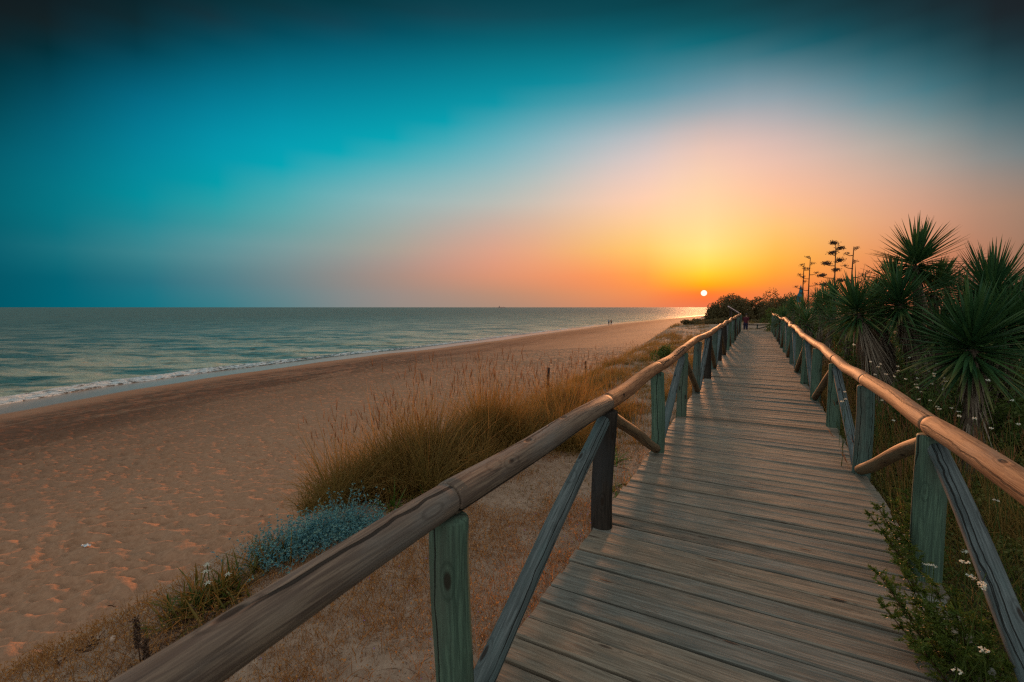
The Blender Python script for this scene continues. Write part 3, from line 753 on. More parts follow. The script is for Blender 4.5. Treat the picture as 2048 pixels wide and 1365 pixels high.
# strip between the tussocks and the deck
for X, Y in zip(rng.uniform(-2.6, -1.2, 70), rng.uniform(4.4, 8.5, 70)):
    grass_patch(mb, X, Y, (.2, .2), 45, .2, .5, (.05, -.03), .005, .5, 3, False, 0)
# grass seen over the right rail
for X, Y in zip(rng.uniform(1.25, 2.9, 210), rng.uniform(4.6, 20, 210)):
    grass_patch(mb, X, Y, (.15, .2), 60, .5, .95, (-.15, -.05), .008, .35, 3, False, .1)
for X, Y in zip(rng.uniform(-9, 8, 420), rng.uniform(38, 62, 420)):
    grass_patch(mb, X, Y, (.4, .4), 30, .2, .55, (0, 0), .02, .6, 2, False, 0)
tag(mb.build('dune_grass', [M['grass'], M['seed']]), 'golden dune grass covering the bank along both sides of the boardwalk', 'grass', kind='stuff')

# low dry orange growth and twigs on the sandy shelf by the boardwalk
mb = MB()
n = 60000
Y = rng.uniform(.3, 7.5, n); X = rng.uniform(-4.3, -1.08, n)
den = fbm(X * 1.6, Y * 1.6, 3, 201); den2 = fbm(X * .7 + 5, Y * .7, 2, 202)
bare = sstep(-2.6, -3.4, X) * sstep(1.2, 2.6, Y) * (1 - sstep(4, 5, Y)) 
keep = (rng.random(n) < sstep(.36, .60, den * .6 + den2 * .4 + .04 * (Y < 3.6) - .10 * (Y > 4.3)) + .06) & (rng.random(n) > bare * .8)
X = X[keep]; Y = Y[keep]; n = len(X)
d = rng.normal(size=(n, 3)) * .45; d[:, 2] = 1
blades(mb, np.stack([X, Y, on_ground(X, Y) - .01], -1), d, rng.uniform(.04, .19, n), rng.uniform(.002, .005, n), rng.uniform(0, .6, n), 3, np.stack([rng.random(n), rng.random(n), rng.random(n)], -1))
k = rng.random(n) < .5; m_ = int(k.sum())
pts = np.stack([X[k], Y[k], on_ground(X[k], Y[k]) + rng.uniform(.0, .1, m_)], -1)
leafcloud(mb, pts, rng.uniform(.006, .014, m_), np.stack([rng.random(m_)] * 3, -1))
n = 2600
Y = rng.uniform(.3, 7.5, n); X = rng.uniform(-4.0, -1.08, n)
d = rng.normal(size=(n, 3)); d[:, 2] = np.abs(d[:, 2]) * .7 + .1
blades(mb, np.stack([X, Y, on_ground(X, Y)], -1), d, rng.uniform(.03, .14, n), .0028, 0.1, 2, np.stack([rng.random(n)] * 3, -1), m=1)
# strip of orange straw under the sea holly and the rail
for X_, Y_ in zip(rng.uniform(-3.2, -1.9, 46), rng.uniform(.7, 3.2, 46)):
    grass_patch(mb, X_, Y_, (.2, .2), 150, .07, .22, (0, 0), .0035, .3, 3, False, 0)
for (x, y, nn) in ((640, 1110, 500), (560, 1150, 400), (700, 1090, 500), (760, 1060, 300), (600, 1130, 500), (880, 1040, 300)):
    b = GT(x, y); grass_patch(mb, b.x, b.y, (.22, .28), nn, .08, .22, (0, 0), .0035, .3, 3, False, 0)
tag(mb.build('dry_undergrowth', [M['straw'], M['twig']]), 'low orange dried grass and dead twigs covering the sandy shelf', 'dry grass', kind='stuff')
# small purple flowers
mb = MB(); n = 90
Y = np.concatenate([rng.uniform(.6, 3, 45), rng.normal(4.0, .4, 45)]); X = np.concatenate([rng.uniform(-2.8, -1.15, 45), rng.normal(-1.5, .2, 45)])
pts = np.stack([X, Y, on_ground(X, Y) + rng.uniform(.03, .11, n)], -1)
for q_ in range(4): leafcloud(mb, pts, .007, np.full((n, 3), .5), 0, 1.2)
blades(mb, pts - [0, 0, .1], np.tile([[0., 0, 1]], (n, 1)), .1, .002, 0, 2, np.full((n, 3), .5), m=1)
tag(mb.build('purple_flowers', [M['purple'], M['twig']]), 'tiny purple flowers dotted over the sandy shelf', 'flowers', kind='stuff')

# ------------------------------------------------------------------ strap-leaved plants
def strap(name, px, n, L, w, mat, label, cat, lean=.9, droop=.5, flowers=0, group=None, rad=.08, dead=0):
    b = GT(*px); root = empty(name, (b.x, b.y, hz(b.x, b.y))); tag(root, label, cat, group)
    mb = MB(); d = rng.normal(size=(n, 3)) * lean; d[:, 2] = rng.uniform(.5, 1.2, n)
    rt = rng.normal(size=(n, 3)) * rad; rt[:, 2] = -.01
    blades(mb, rt, d, rng.uniform(.6, 1.1, n) * L, rng.uniform(.8, 1.2, n) * w, rng.uniform(.1, 1, n) * droop, 6, rng.random((n, 3)), .25, 0, .5, side=np.tile([[0, 0, 1.]], (n, 1)))
    mb.build('leaves', M[mat], root, True)
    if dead:
        mb = MB(); d = rng.normal(size=(dead, 3)); d[:, 2] = .15
        blades(mb, rt[:1] * 0 + rng.normal(size=(dead, 3)) * [rad, rad, 0], d, L * .8, w * .7, .25, 5, rng.random((dead, 3))); mb.build('dead_leaves', M['twig'], root)
    for k in range(flowers):
        a = rng.uniform(0, 6.28); t0 = np.array([math.cos(a) * L * .35, math.sin(a) * L * .35, L * rng.uniform(.6, .85)])
        mb = MB(); tube(mb, [(0, 0, 0), t0 * [.6, .6, .55], t0], [.005, .004, .004], 6, 0, c=(.2, 0, 0), m=1)
        np_ = 6; aa = np.arange(np_) / np_ * 6.28
        dd = np.stack([np.cos(aa), np.sin(aa), np.full(np_, .5)], -1)
        blades(mb, np.tile([t0], (np_, 1)), dd, .035, .010, .5, 4, np.full((np_, 3), .5), .1, 0, .5, side=np.tile([[0, 0, 1.]], (np_, 1)))
        blades(mb, np.tile([t0], (np_, 1)), dd + [0, 0, 1.2], .02, .010, .0, 3, np.full((np_, 3), .5))
        mb.build('flower', [M['white'], M['daff']], root)
    return root
strap('sea_daffodil', (385, 1222), 150, .30, .017, 'daff', 'green and orange strap-leaved clump with white flowers, lowest in the row', 'plant', .85, .5, 2, None, .12, 12)
strap('sea_daffodil', (425, 1205), 120, .30, .017, 'daff', 'strap-leaved clump with white flowers in the middle of the row on the dune edge', 'plant', .7, .5, 2, None, .10, 12)
strap('sea_daffodil', (462, 1180), 80, .27, .015, 'daff', 'narrow orange-tipped leaf clump just below left of the sea holly, upper end of the row', 'plant', .5, .4, 0, None, .06, 6)
strap('sea_daffodil', (535, 1130), 100, .34, .016, 'daff', 'upright green clump with orange tips at the left foot of the sea holly', 'plant', .5, .4, 0, None, .09, 8)
strap('strap_leaf_plant', (783, 1018), 22, .38, .022, 'bright_leaf', 'bright green strap-leaved plant above the near left handrail, in front of the tussock', 'plant', .9, .7, 0, None, .04, 8)
strap('strap_leaf_plant', (852, 1005), 20, .27, .018, 'bright_leaf', 'small orange and green strap-leaved plant right of the bright green one', 'plant', .7, .6, 0, None, .05, 8)
strap('strap_leaf_plant', (1215, 930), 50, .4, .02, 'bright_leaf', 'green strap-leaved plant behind the dark brown post', 'plant', .8, .7, 0, None, .10, 14)
strap('strap_leaf_plant', (1252, 985), 46, .3, .018, 'bright_leaf', 'green strap-leaved plant against the left deck edge, just right of the dark brown post', 'plant', .8, .7, 0, None, .09, 14)

# dead dock spikes bottom left
for k, (px, h, lb) in enumerate((((283, 1345), .30, 'taller rusty dock spike at the bottom left of the dune edge'), ((300, 1372), .25, 'shorter rusty dock spike in front of the taller one'))):
    b = GT(*px); root = empty('dock_spike', (b.x, b.y, hz(b.x, b.y))); tag(root, lb, 'plant')
    mb = MB(); tube(mb, [(0, 0, 0), (-.02, 0, h * .5), (-.03, 0, h)], [.004, .003, .002], 6, 0); mb.build('stem', M['stem'], root)
    n = 260; t_ = rng.random(n); pts = np.stack([-.02 - .01 * t_, 0 * t_, h * (.45 + .6 * t_)], -1) + rng.normal(size=(n, 3)) * .008
    mb = MB(); leafcloud(mb, pts, .012, rng.random((n, 3)) * .3, 0, 1.3); mb.build('seed_spike', M['twig'], root)
# dark wiry tangle below the daffodils
mb = MB()
for (x, y, nn, L) in ((390, 1262, 700, .12), (330, 1320, 800, .14), (440, 1225, 300, .1), (270, 1370, 500, .14), (500, 1215, 200, .09)):
    b = GT(x, y); X = b.x + rng.normal(size=nn) * .12; Y = b.y + rng.normal(size=nn) * .14
    d = rng.normal(size=(nn, 3)); d[:, 2] = np.abs(d[:, 2]) + .2
    blades(mb, np.stack([X, Y, on_ground(X, Y) - .01], -1), d, rng.uniform(.4, 1, nn) * L, .003, .3, 3, np.stack([rng.random(nn) * .6] * 3, -1), m=rng.integers(0, 1))
tag(mb.build('wiry_scrub', [M['twig']]), 'dark wiry scrub tangled along the sandy dune edge at bottom left', 'scrub', kind='stuff')

# ------------------------------------------------------------------ sea holly
for lb, spots in (('larger blue-green sea holly clump spreading over the dune edge left of the handrail', [(700, 1055, 1.0), (665, 1065, 1.0), (730, 1060, .8), (640, 1085, 1.0), (745, 1075, .6), (610, 1095, .9), (690, 1080, .8)]),
                  ('smaller blue sea holly clump at the left end of the blue patch', [(560, 1118, .9), (580, 1110, .9), (600, 1105, .8), (548, 1128, .6)])):
    b0 = GT(*spots[0][:2]); root = empty('sea_holly', (b0.x, b0.y, hz(b0.x, b0.y))); tag(root, lb, 'sea holly')
    o0 = np.array(root.location); ms = MB(); ml = MB(); mf = MB()
    for (x, y, s) in spots:
        b = GT(x, y); c = np.array([b.x, b.y, hz(b.x, b.y)]) - o0
        n = int(130 * s)
        d = rng.normal(size=(n, 3)) * .55; d[:, 2] = 1; d /= np.linalg.norm(d, axis=1)[:, None]
        L = rng.uniform(.08, .34, n) * s * rng.choice([.7, 1, 1.15]); rt = c + rng.normal(size=(n, 3)) * [.10, .12, .0]
        blades(ms, rt, d, L, .004, .0, 2, rng.random((n, 3)))
        tip = rt + d * L[:, None]
        for f in (1.0, .8, .6, .4):
            p_ = rt + d * (L * f)[:, None]
            for q_ in range(3):
                dd = rng.normal(size=(n, 3)); dd[:, 2] = dd[:, 2] * .5 + .2
                blades(ml, p_, dd, rng.uniform(.012, .028, n), .009, .1, 2, rng.random((n, 3)) * [[1.0, 1, 1]] * (.45 if f < .9 else 1), .2)
        for q_ in range(5): leafcloud(mf, tip, .009, np.tile(rng.random((n, 1)), (1, 3)), 0, 1.2)
    ms.build('stems', M['holly'], root); ml.build('leaves', M['holly'], root); mf.build('flower_heads', M['holly'], root)

# ------------------------------------------------------------------ yuccas
def yucca_head(mb, c, R, n, axis=(0, 0, 1), low=125, w=.043):
    ax = np.array(axis, float); ax /= np.linalg.norm(ax)
    s = np.cross(ax, [.3, 1, .1]); s /= np.linalg.norm(s); s2 = np.cross(ax, s)
    u = rng.random(n); th = np.radians(6 + (low - 6) * u ** .8); ph = np.arange(n) * 2.39996 + rng.normal(size=n) * .2
    d = np.cos(th)[:, None] * ax + np.sin(th)[:, None] * (np.cos(ph)[:, None] * s + np.sin(ph)[:, None] * s2)
    rt = np.array(c) + ax * ((1 - u) * .30 * R - .12 * R)[:, None] + d * .04
    L = R * rng.uniform(.82, 1.08, n) * (1 - .12 * (th > 1.7))
    cols = rng.random((n, 3)); cols[:, 1] = rng.random(n) * (.3 + .7 * (th > 1.4))
    d = d + rng.normal(size=(n, 3)) * .10; L = L * np.where(rng.random(n) < .12, rng.uniform(.5, .8, n), 1)
    blades(mb, rt, d, L, w * rng.uniform(.8, 1.15, n), rng.uniform(-.04, .12, n) + .30 * (th > 1.45) * rng.random(n) ** 2, 5, cols, .22, 0, .55, side=np.tile([ax], (n, 1)) + rng.normal(size=(n, 3)) * .05)
def skirt(mb, path, r0, n, L, w=.035):
    path = np.asarray(path, float); t_ = rng.random(n); i = t_ * (len(path) - 1); k = i.astype(int).clip(0, len(path) - 2); f = (i - k)[:, None]
    p = path[k] * (1 - f) + path[k + 1] * f
    a = rng.uniform(0, 6.28, n); o = np.stack([np.cos(a), np.sin(a), np.zeros(n)], -1)
    ax = path[-1] - path[0]; ax /= np.linalg.norm(ax)
    d = -ax + o * rng.uniform(.08, .42, n)[:, None]
    blades(mb, p + o * r0 * rng.uniform(.5, 1, n)[:, None], d, rng.uniform(.5, 1, n) * L, w * rng.uniform(.5, 1.1, n), .05, 4, rng.random((n, 3)), .15, 0, .6, side=o)
def yucca(label, base, heads, trunk, skn, group=None, skl=.55):
    """heads: (pixel, depth, radius, leaves, tilt) ; trunk: base point -> heads"""
    root = empty('yucca', base); tag(root, label, 'yucca', group); o0 = np.array(base)
    for (hp, R, n, ax, skip) in heads:
        c = np.array(hp) - o0
        mb = MB(); yucca_head(mb, c, R, n, ax); mb.build('crown', M['yucca'], root, False)
        mid = c * .5 + np.array([.05, -.03, 0]) * trunk
        t_ = np.linspace(0, 1, 9)[:, None]
        path = (1 - t_) ** 2 * np.array([0, 0, -.15]) + 2 * t_ * (1 - t_) * mid + t_ ** 2 * c
        if skip: path = path[4:]
        mb = MB(); tube(mb, path, np.linspace(.10, .065, len(path)) * R / .75, 12, .12, 7); mb.build('trunk', M['trunk'], root, True)
        if skn:
            mb = MB(); skirt(mb, path[3:] if not skip else path, .07, skn, skl * R / .75); mb.build('dead_leaf_skirt', M['yucca_dead'], root)
    return root
def base_at(x, y, D):
    p = P(x, y, D); return (p.x, p.y, hz(p.x, p.y))
yucca('tallest yucca, its spiky double crown rising highest against the orange sky', base_at(1850, 760, 8.6),
      [(P(1832, 532, 8.6), .80, 260, (.05, .1, 1), 0), (P(1800, 612, 8.1), .78, 230, (-.15, -.1, 1), 1), (P(1868, 585, 8.8), .66, 160, (.4, .1, 1), 1), (P(1790, 570, 9.0), .6, 120, (-.3, .1, 1), 1)], 1, 190)
yucca('leaning yucca with a thick hanging skirt of dead leaves, nearest the orange handrail', base_at(1800, 790, 8.0),
      [(P(1715, 628, 8.4), .74, 190, (-.25, -.1, 1), 0), (P(1745, 612, 9.0), .6, 110, (.2, .1, 1), 1)], 1, 900, None, .8)
yucca('big foreground yucca whose wide rosette fills the right side below the tree line', base_at(1950, 800, 5.4),
      [(P(1942, 700, 5.4), .74, 330, (-.05, -.15, 1), 0)], 1, 110)
yucca('yucca with pointed crown at upper right behind the big rosette', base_at(1990, 760, 7.0),
      [(P(1982, 608, 7.0), .86, 330, (0, .0, 1), 0), (P(2010, 660, 6.5), .75, 240, (.3, -.1, 1), 1)], 1, 100)
yucca('yucca cut off by the right edge of the picture', base_at(2085, 760, 6.4),
      [(P(2075, 665, 6.4), .8, 170, (0, 0, 1), 0)], 0, 60)
yucca('low yucca filling the gap under the tallest one', base_at(1890, 720, 7.6),
      [(P(1880, 672, 7.6), .62, 150, (.1, -.1, 1), 0)], 0, 60)
# smaller ones deeper in the thicket, all from one set
small = yucca('small dark green yucca in the thicket beyond the right railing', (0, 0, 0), [(Vector((.05, 0, 1.25)), .8, 120, (0, 0, 1), 0)], 1, 70, 'small yuccas in the thicket')
sp = [(1603, 628, 17), (1640, 612, 15), (1668, 600, 14), (1575, 640, 20), (1560, 648, 23), (1622, 620, 19), (1590, 618, 24), (1655, 640, 12.5), (1612, 648, 13.5), (1645, 608, 21),
      (1745, 600, 13), (1765, 610, 12), (1690, 612, 15), (1630, 600, 27), (1575, 612, 30), (1660, 592, 20), (1700, 640, 11)]
for i, (x, y, D) in enumerate(sp):
    o = small if i == 0 else copy_tree(small)
    p = P(x, y, D); g = hz(p.x, p.y); s = rng.uniform(.8, 1.0) * (1 if D > 14 else .8)
    o.location = (p.x, p.y, p.z - 1.25 * s); o.scale = (s, s, s); o.rotation_euler = (rng.normal() * .08, rng.normal() * .08, rng.uniform(0, 6.28))

# ------------------------------------------------------------------ bushes and trees
def bush(name, label, cat, c, rx, ry, rz_, n, size, mat, group=None, lobes=9, trunk=True, gaps=.0, flat=.0):
    root = empty(name, c); tag(root, label, cat, group)
    mb = MB(); r = rng
    P_ = []
    lc = r.normal(size=(lobes, 3)); lc /= np.linalg.norm(lc, axis=1)[:, None]; lc[:, 2] = np.abs(lc[:, 2]) * .9
    lc *= r.uniform(.35, .8, lobes)[:, None]; lr = r.uniform(.28, .5, lobes)
    k = r.integers(0, lobes, n); d = r.normal(size=(n, 3)); d /= np.linalg.norm(d, axis=1)[:, None]
    p = lc[k] + d * (lr[k] * r.uniform(.55, 1.08, n) ** .7)[:, None]
    if gaps:
        g = fbm(p[:, 0] * 4 + 9, p[:, 2] * 4 + p[:, 1] * 3, 2, 7) > gaps; p = p[g]; k = k[g]
    p = p[p[:, 2] > -.15]; k = k[:len(p)]
    n = len(p)
    pts = p * [rx, ry, rz_]
    cols = np.clip(np.stack([r.random(n) * .5 + r.random(lobes)[r.integers(0, lobes, n)] * .5] * 3, -1), 0, 1)
    leafcloud(mb, pts, r.uniform(.6, 1.3, n) * size, cols, 0, 1.9, .3)
    mb.build('crown', M[mat], root)
    if trunk:
        mb = MB()
        for q_ in lc[:6]:
            e = q_ * [rx, ry, rz_]; tube(mb, [(0, 0, -.3), e * [.35, .35, .4], e], np.array([.09, .06, .02]) * rz_ / 1.5, 8, .1, 3)
        mb.build('trunk', M['trunk'], root, True)
    return root
def gp(x, D, dz=0):
    p = P(x, 640, D); return Vector((p.x, p.y, hz(p.x, p.y) + dz))
bush('round_bush', 'largest dark rounded bush on the dune just right of the setting sun', 'bush', gp(1462, 58), 2.9, 2.6, 3.7, 14000, .12, 'dark_leaf', None, 16)
bush('round_bush', 'low dark bush sloping down to the beach at the left end of the far thicket', 'bush', gp(1430, 58), 1.8, 1.6, 2.1, 5500, .12, 'dark_leaf', None, 10)
bush('round_bush', 'dark bush between the large round bush and the gappy one', 'bush', gp(1500, 60), 2.4, 2.2, 3.1, 9000, .13, 'dark_leaf', None, 10)
bush('gappy_bush', 'bush on the skyline with sky showing through its thin crown', 'bush', gp(1530, 62), 2.5, 2, 3.9, 6500, .12, 'dark_leaf', None, 10, True, .42)
bush('round_bush', 'dark bush at the right end of the far thicket above the right railing end', 'bush', gp(1562, 50), 2.2, 2, 2.7, 8000, .12, 'dark_leaf', None, 10)
for i, (x, D, w, h, lb) in enumerate(((1585, 34, 1.6, 1.7, 'green bush in the thicket above the far end of the right railing'), (1620, 26, 1.6, 1.75, 'green bush below the pair of thin agave stalks'),
                                  (1655, 22, 1.7, 1.9, 'green bush at the foot of the tallest agave stalk'), (1735, 17, 1.4, 1.9, 'green bush behind the leaning yucca'),
                                  (1800, 14, 1.5, 2.0, 'dark green bush behind the tallest yucca'), (1560, 42, 1.7, 1.6, 'dark bush right behind the end of the right railing'))):
    bush('thicket_bush', lb, 'bush', gp(x, D), w, w, h, 3600, .075, 'green_leaf', 'bushes in the thicket', 9)
bush('broom_bush', 'yellowish green bush between the tallest yucca and the pointed one', 'bush', gp(1915, 12), 1.2, 1.2, 2.45, 7000, .035, 'green_leaf', None, 10)
bush('broom_bush', 'dark green bush at the far right behind the pointed yucca', 'bush', gp(2050, 11), 1.5, 1.3, 2.3, 6000, .04, 'green_leaf', None, 10)
bush('broom_bush', 'low bush filling the thicket behind the big foreground rosette', 'bush', gp(1890, 8.8), 1.2, .8, 1.3, 6000, .035, 'green_leaf', None, 10)
bush('broom_bush', 'green bush wedged between the leaning yucca and the tallest one', 'bush', gp(1760, 10.5), 1.0, .9, 1.9, 7000, .035, 'green_leaf', None, 10)
bush('broom_bush', 'dark bush directly behind the big foreground rosette', 'bush', gp(1970, 9.5), 1.5, .9, 1.9, 9000, .035, 'green_leaf', None, 12)
bush('broom_bush', 'dark leafy bush low behind the white wildflowers, left of the foreground rosette', 'bush', gp(1835, 7.2), .8, .7, 1.25, 7000, .03, 'green_leaf', None, 10)
bush('broom_bush', 'dense dark bush at the right frame edge beside the foreground rosette', 'bush', gp(2055, 6.2), .8, .8, 1.5, 8000, .03, 'green_leaf', None, 10)
bush('low_shrub', 'small green shrub on the crest of the grassy bank above the beach', 'shrub', Vector(base_at(1325, 700, 17)) + Vector((0, 0, .3)), .7, .6, .55, 1800, .035, 'green_leaf', None, 6)
for i, (x, y, D, w) in enumerate(((1395, 640, 50, 1.5), (1425, 645, 46, 1.3), (1455, 640, 52, 1.8), (1405, 630, 58, 1.3), (1375, 648, 48, 1.0), (1530, 628, 48, 1.5), (1500, 634, 50, 1.2))):
    p = P(x, y, D); bush('dune_scrub', 'low scrubby mound on the sand hillocks past the end of the boardwalk', 'scrub', (p.x, p.y, hz(p.x, p.y)), w, w, .5, 1200, .09, 'dark_leaf', 'scrubby mounds on the far sand hillocks', 6, False)

def wisp(label, x, ytop, D, n, spread):
    b = gp(x, D); top = P(x, ytop, D).z - b.z
    root = empty('feathery_tree', b); tag(root, label, 'tree')
    mt = MB(); mb = MB()
    for k in range(11):
        a = rng.uniform(0, 6.28); e = np.array([math.cos(a) * spread * rng.uniform(.3, 1), math.sin(a) * spread, top * rng.uniform(.8, .95)])
        path = np.array([(0, 0, 0), e * [.25, .25, .45], e * [.7, .7, .8], e]); tube(mt, path, [.05, .035, .02, .008], 7, .1, k, cap=False)
        m_ = n // 11; f = rng.uniform(.5, 1, m_)[:, None]; p0 = e * [.3, .3, .55] * (1 - f) + e * f
        d = rng.normal(size=(m_, 3)) * .7 + [.25, 0, .75]
        blades(mb, p0, d, rng.uniform(.2, .5, m_), .008, rng.uniform(.2, .9, m_), 5, rng.random((m_, 3)))
    mt.build('trunk', M['stem'], root, True); mb.build('crown', M['wisp'], root)
wisp('feathery thin-twigged tree top right of the tallest yucca', 1918, 502, 11, 1100, .55)
wisp('feathery thin-twigged tree at the right edge behind the pointed yucca', 2035, 508, 10.5, 900, .45)

# ------------------------------------------------------------------ agave flower stalks
def agave(label, x, ytop, D, tiers, w, heavy, seed):
    r = np.random.default_rng(seed); b = gp(x, D); H = P(x, ytop, D).z - b.z
    root = empty('agave_stalk', b); tag(root, label, 'agave', 'agave flower stalks on the skyline')
    mb = MB(); t_ = np.linspace(0, 1, 14); ben = r.uniform(-.12, .12)
    pth = np.stack([ben * t_ ** 2 - ben * t_, 0 * t_, t_ * H], -1); tube(mb, pth, .06 * (1 - t_ * .75), 8, .1, seed); mbb = mb; mf = MB()
    for k in range(tiers):
        f = k / (tiers - 1); z = H * (.40 + .58 * f) + r.uniform(-.06, .06); L = w * (1 - f) ** .6 * r.uniform(.7, 1.15) + .12
        a = (0 if k % 2 else math.pi) + r.normal() * .5 + YAW
        e = np.array([math.cos(a) * L, math.sin(a) * L, z + L * .18]); c0 = np.array([0, 0, z])
        tube(mbb, [c0, c0 * .45 + e * .55 - [0, 0, .03], e], [.022, .016, .010], 6, .1, k, cap=False)
        n = 190 if heavy and f > .3 else 60; s = (.085 if heavy and f > .3 else .06) 
        pts = e + r.normal(size=(n, 3)) * [s, s, s * .45] + [0, 0, .05]
        for q_ in range(4): tube(mbb, [e, e + r.normal(size=3) * [s, s, .03] + [0, 0, .03]], [.006, .004], 4, 0, cap=False)
        mf = MB(); leafcloud(mf, pts, .045 if heavy else .03, r.random((n, 3)) * .4, 0, 1.6, .5); mf.build('flower_pad', M['twig'], root)
    mbb.build('stalk', M['stem'], root, True)
agave('tallest agave stalk with dense dark flower pads near its top, against the orange sky', 1664, 489, 22, 13, .62, True, 3)
agave('thinly branched agave stalk just right of the tallest one, dark pad at its tip', 1700, 495, 20, 10, .55, False, 4)
agave('thin agave stalk, right one of the pair on the left', 1615, 516, 25, 11, .42, False, 5)
agave('shortest thin agave stalk, left one of the pair on the left', 1603, 528, 26, 9, .36, False, 6)
agave('tiny bare agave stalk between the agaves and the tallest yucca', 1726, 545, 22, 6, .18, False, 7)

# ------------------------------------------------------------------ undergrowth right of the deck
mb = MB()
n = 45000
Y = .6 + 11 * rng.random(n) ** 1.2; X = rng.uniform(1.08, 6.5, n)
h = .18 + .42 * fbm(X * 1.2, Y * 1.2, 3, 301)
h = h * np.interp(X, [1.08, 1.25, 1.7], [.22, .5, 1])
d = rng.normal(size=(n, 3)) * .5; d[:, 2] = 1
blades(mb, np.stack([X, Y, on_ground(X, Y) - .02], -1), d, h * rng.uniform(.6, 1.4, n), rng.uniform(.003, .008, n), rng.uniform(.1, .7, n), 3, rng.random((n, 3)))
n = 90000
Y = .6 + 10 * rng.random(n) ** 1.2; X = rng.uniform(1.1, 6.0, n)
h = (.06 + .50 * fbm(X * 1.3 + 3, Y * 1.3, 3, 302)) * np.interp(X, [1.08, 1.3, 1.8], [.25, .6, 1])
cl = fbm(X * 5, Y * 5, 2, 303)
pts = np.stack([X, Y, on_ground(X, Y) + h * rng.random(n) ** .5 * (.5 + cl)], -1)
leafcloud(mb, pts, rng.uniform(.010, .026, n), np.clip(np.stack([rng.random(n) * .4 + cl * .6] * 3, -1), 0, 1))
n = 9000
Y = .8 + 9 * rng.random(n); X = rng.uniform(1.15, 5.5, n)
d = rng.normal(size=(n, 3)) * .35; d[:, 2] = 1
blades(mb, np.stack([X, Y, on_ground(X, Y)], -1), d, rng.uniform(.35, .8, n), .0035, rng.uniform(.1, .5, n), 4, rng.random((n, 3)), m=1)
tag(mb.build('green_undergrowth', [M['green_leaf'], M['grass']]), 'dense dark green undergrowth and thin stems right of the boardwalk', 'undergrowth', kind='stuff')

# white wildflowers: one of each kind, then copies
fl = []
for k in range(4):
    mb = MB(); H = 1.0; be = rng.normal() * .08
    tube(mb, [(0, 0, 0), (be, 0, H * .5), (be * .4, .03, H)], [.003, .0025, .002], 5, 0, c=(.5, 0, 0), cap=False, m=1)
    for q_ in range(3):
        a = rng.uniform(0, 6.28); z = rng.uniform(.5, .8)
        tube(mb, [(be * z, 0, z), (be * z + .06 * math.cos(a), .06 * math.sin(a), z + .16)], [.002, .0015], 4, 0, c=(.5, 0, 0), cap=False, m=1)
    n = 26; rr_ = .016 * np.sqrt(rng.random(n)); a = rng.uniform(0, 6.28, n)
    pts = np.stack([be * .4 + rr_ * np.cos(a), .03 + rr_ * np.sin(a), H + .004 * rng.random(n)], -1)
    leafcloud(mb, pts, .009, np.full((n, 3), .5), 0, 1.0)
    me = mb.build('wildflower', [M['white'], M['green_leaf']]); fl.append(me)
spots = [(1745, 725), (1752, 733), (1768, 729), (1796, 733), (1758, 750), (1781, 750), (1791, 753), (1803, 743), (1818, 760), (1822, 768), (1840, 757), (1835, 775), (1852, 743), (1857, 747), (1860, 752), (1866, 768), (1842, 783),
         (1882, 762), (1898, 758), (1902, 762), (1895, 780), (1905, 735), (1928, 772), (1846, 800), (1862, 803), (1868, 812), (1840, 820), (1880, 820), (1893, 815), (1905, 822), (1787, 840), (1832, 843), (1715, 690), (1684, 785), (1682, 798), (1690, 805),
         (1933, 835), (1950, 840), (1985, 905), (1870, 1137), (1888, 1142), (1915, 1147), (1940, 1163), (1937, 1134), (1957, 1168), (1983, 995), (2041, 1018), (1975, 1170), (1960, 1313), (1953, 1360), (1925, 740), (1972, 760), (2010, 800), (1873, 727), (1815, 715), (1948, 1105), (1995, 860), (2030, 850), (1760, 800), (1810, 800)]
for i, (x, y) in enumerate(spots):
    D = float(np.interp(y, [690, 850, 1000, 1150, 1365], [6.6, 4.6, 3.2, 2.35, 1.9])) * rng.uniform(.92, 1.08)
    if x > 1930: D *= .85
    p = P(x, y, D)
    g = hz(p.x, p.y); H = max(.15, p.z - g)
    o = fl[i] if i < 4 else fl[i % 4].copy()
    if i >= 4: col.objects.link(o)
    o.location = (p.x, p.y, g); sc = 1.0; o.scale = (.9, .9, H); o.rotation_euler.z = rng.uniform(0, 6.28)
    tag(o, 'small white flat-headed wildflower on a thin stem in the undergrowth right of the boardwalk', 'wildflower', 'white wildflowers right of the boardwalk')

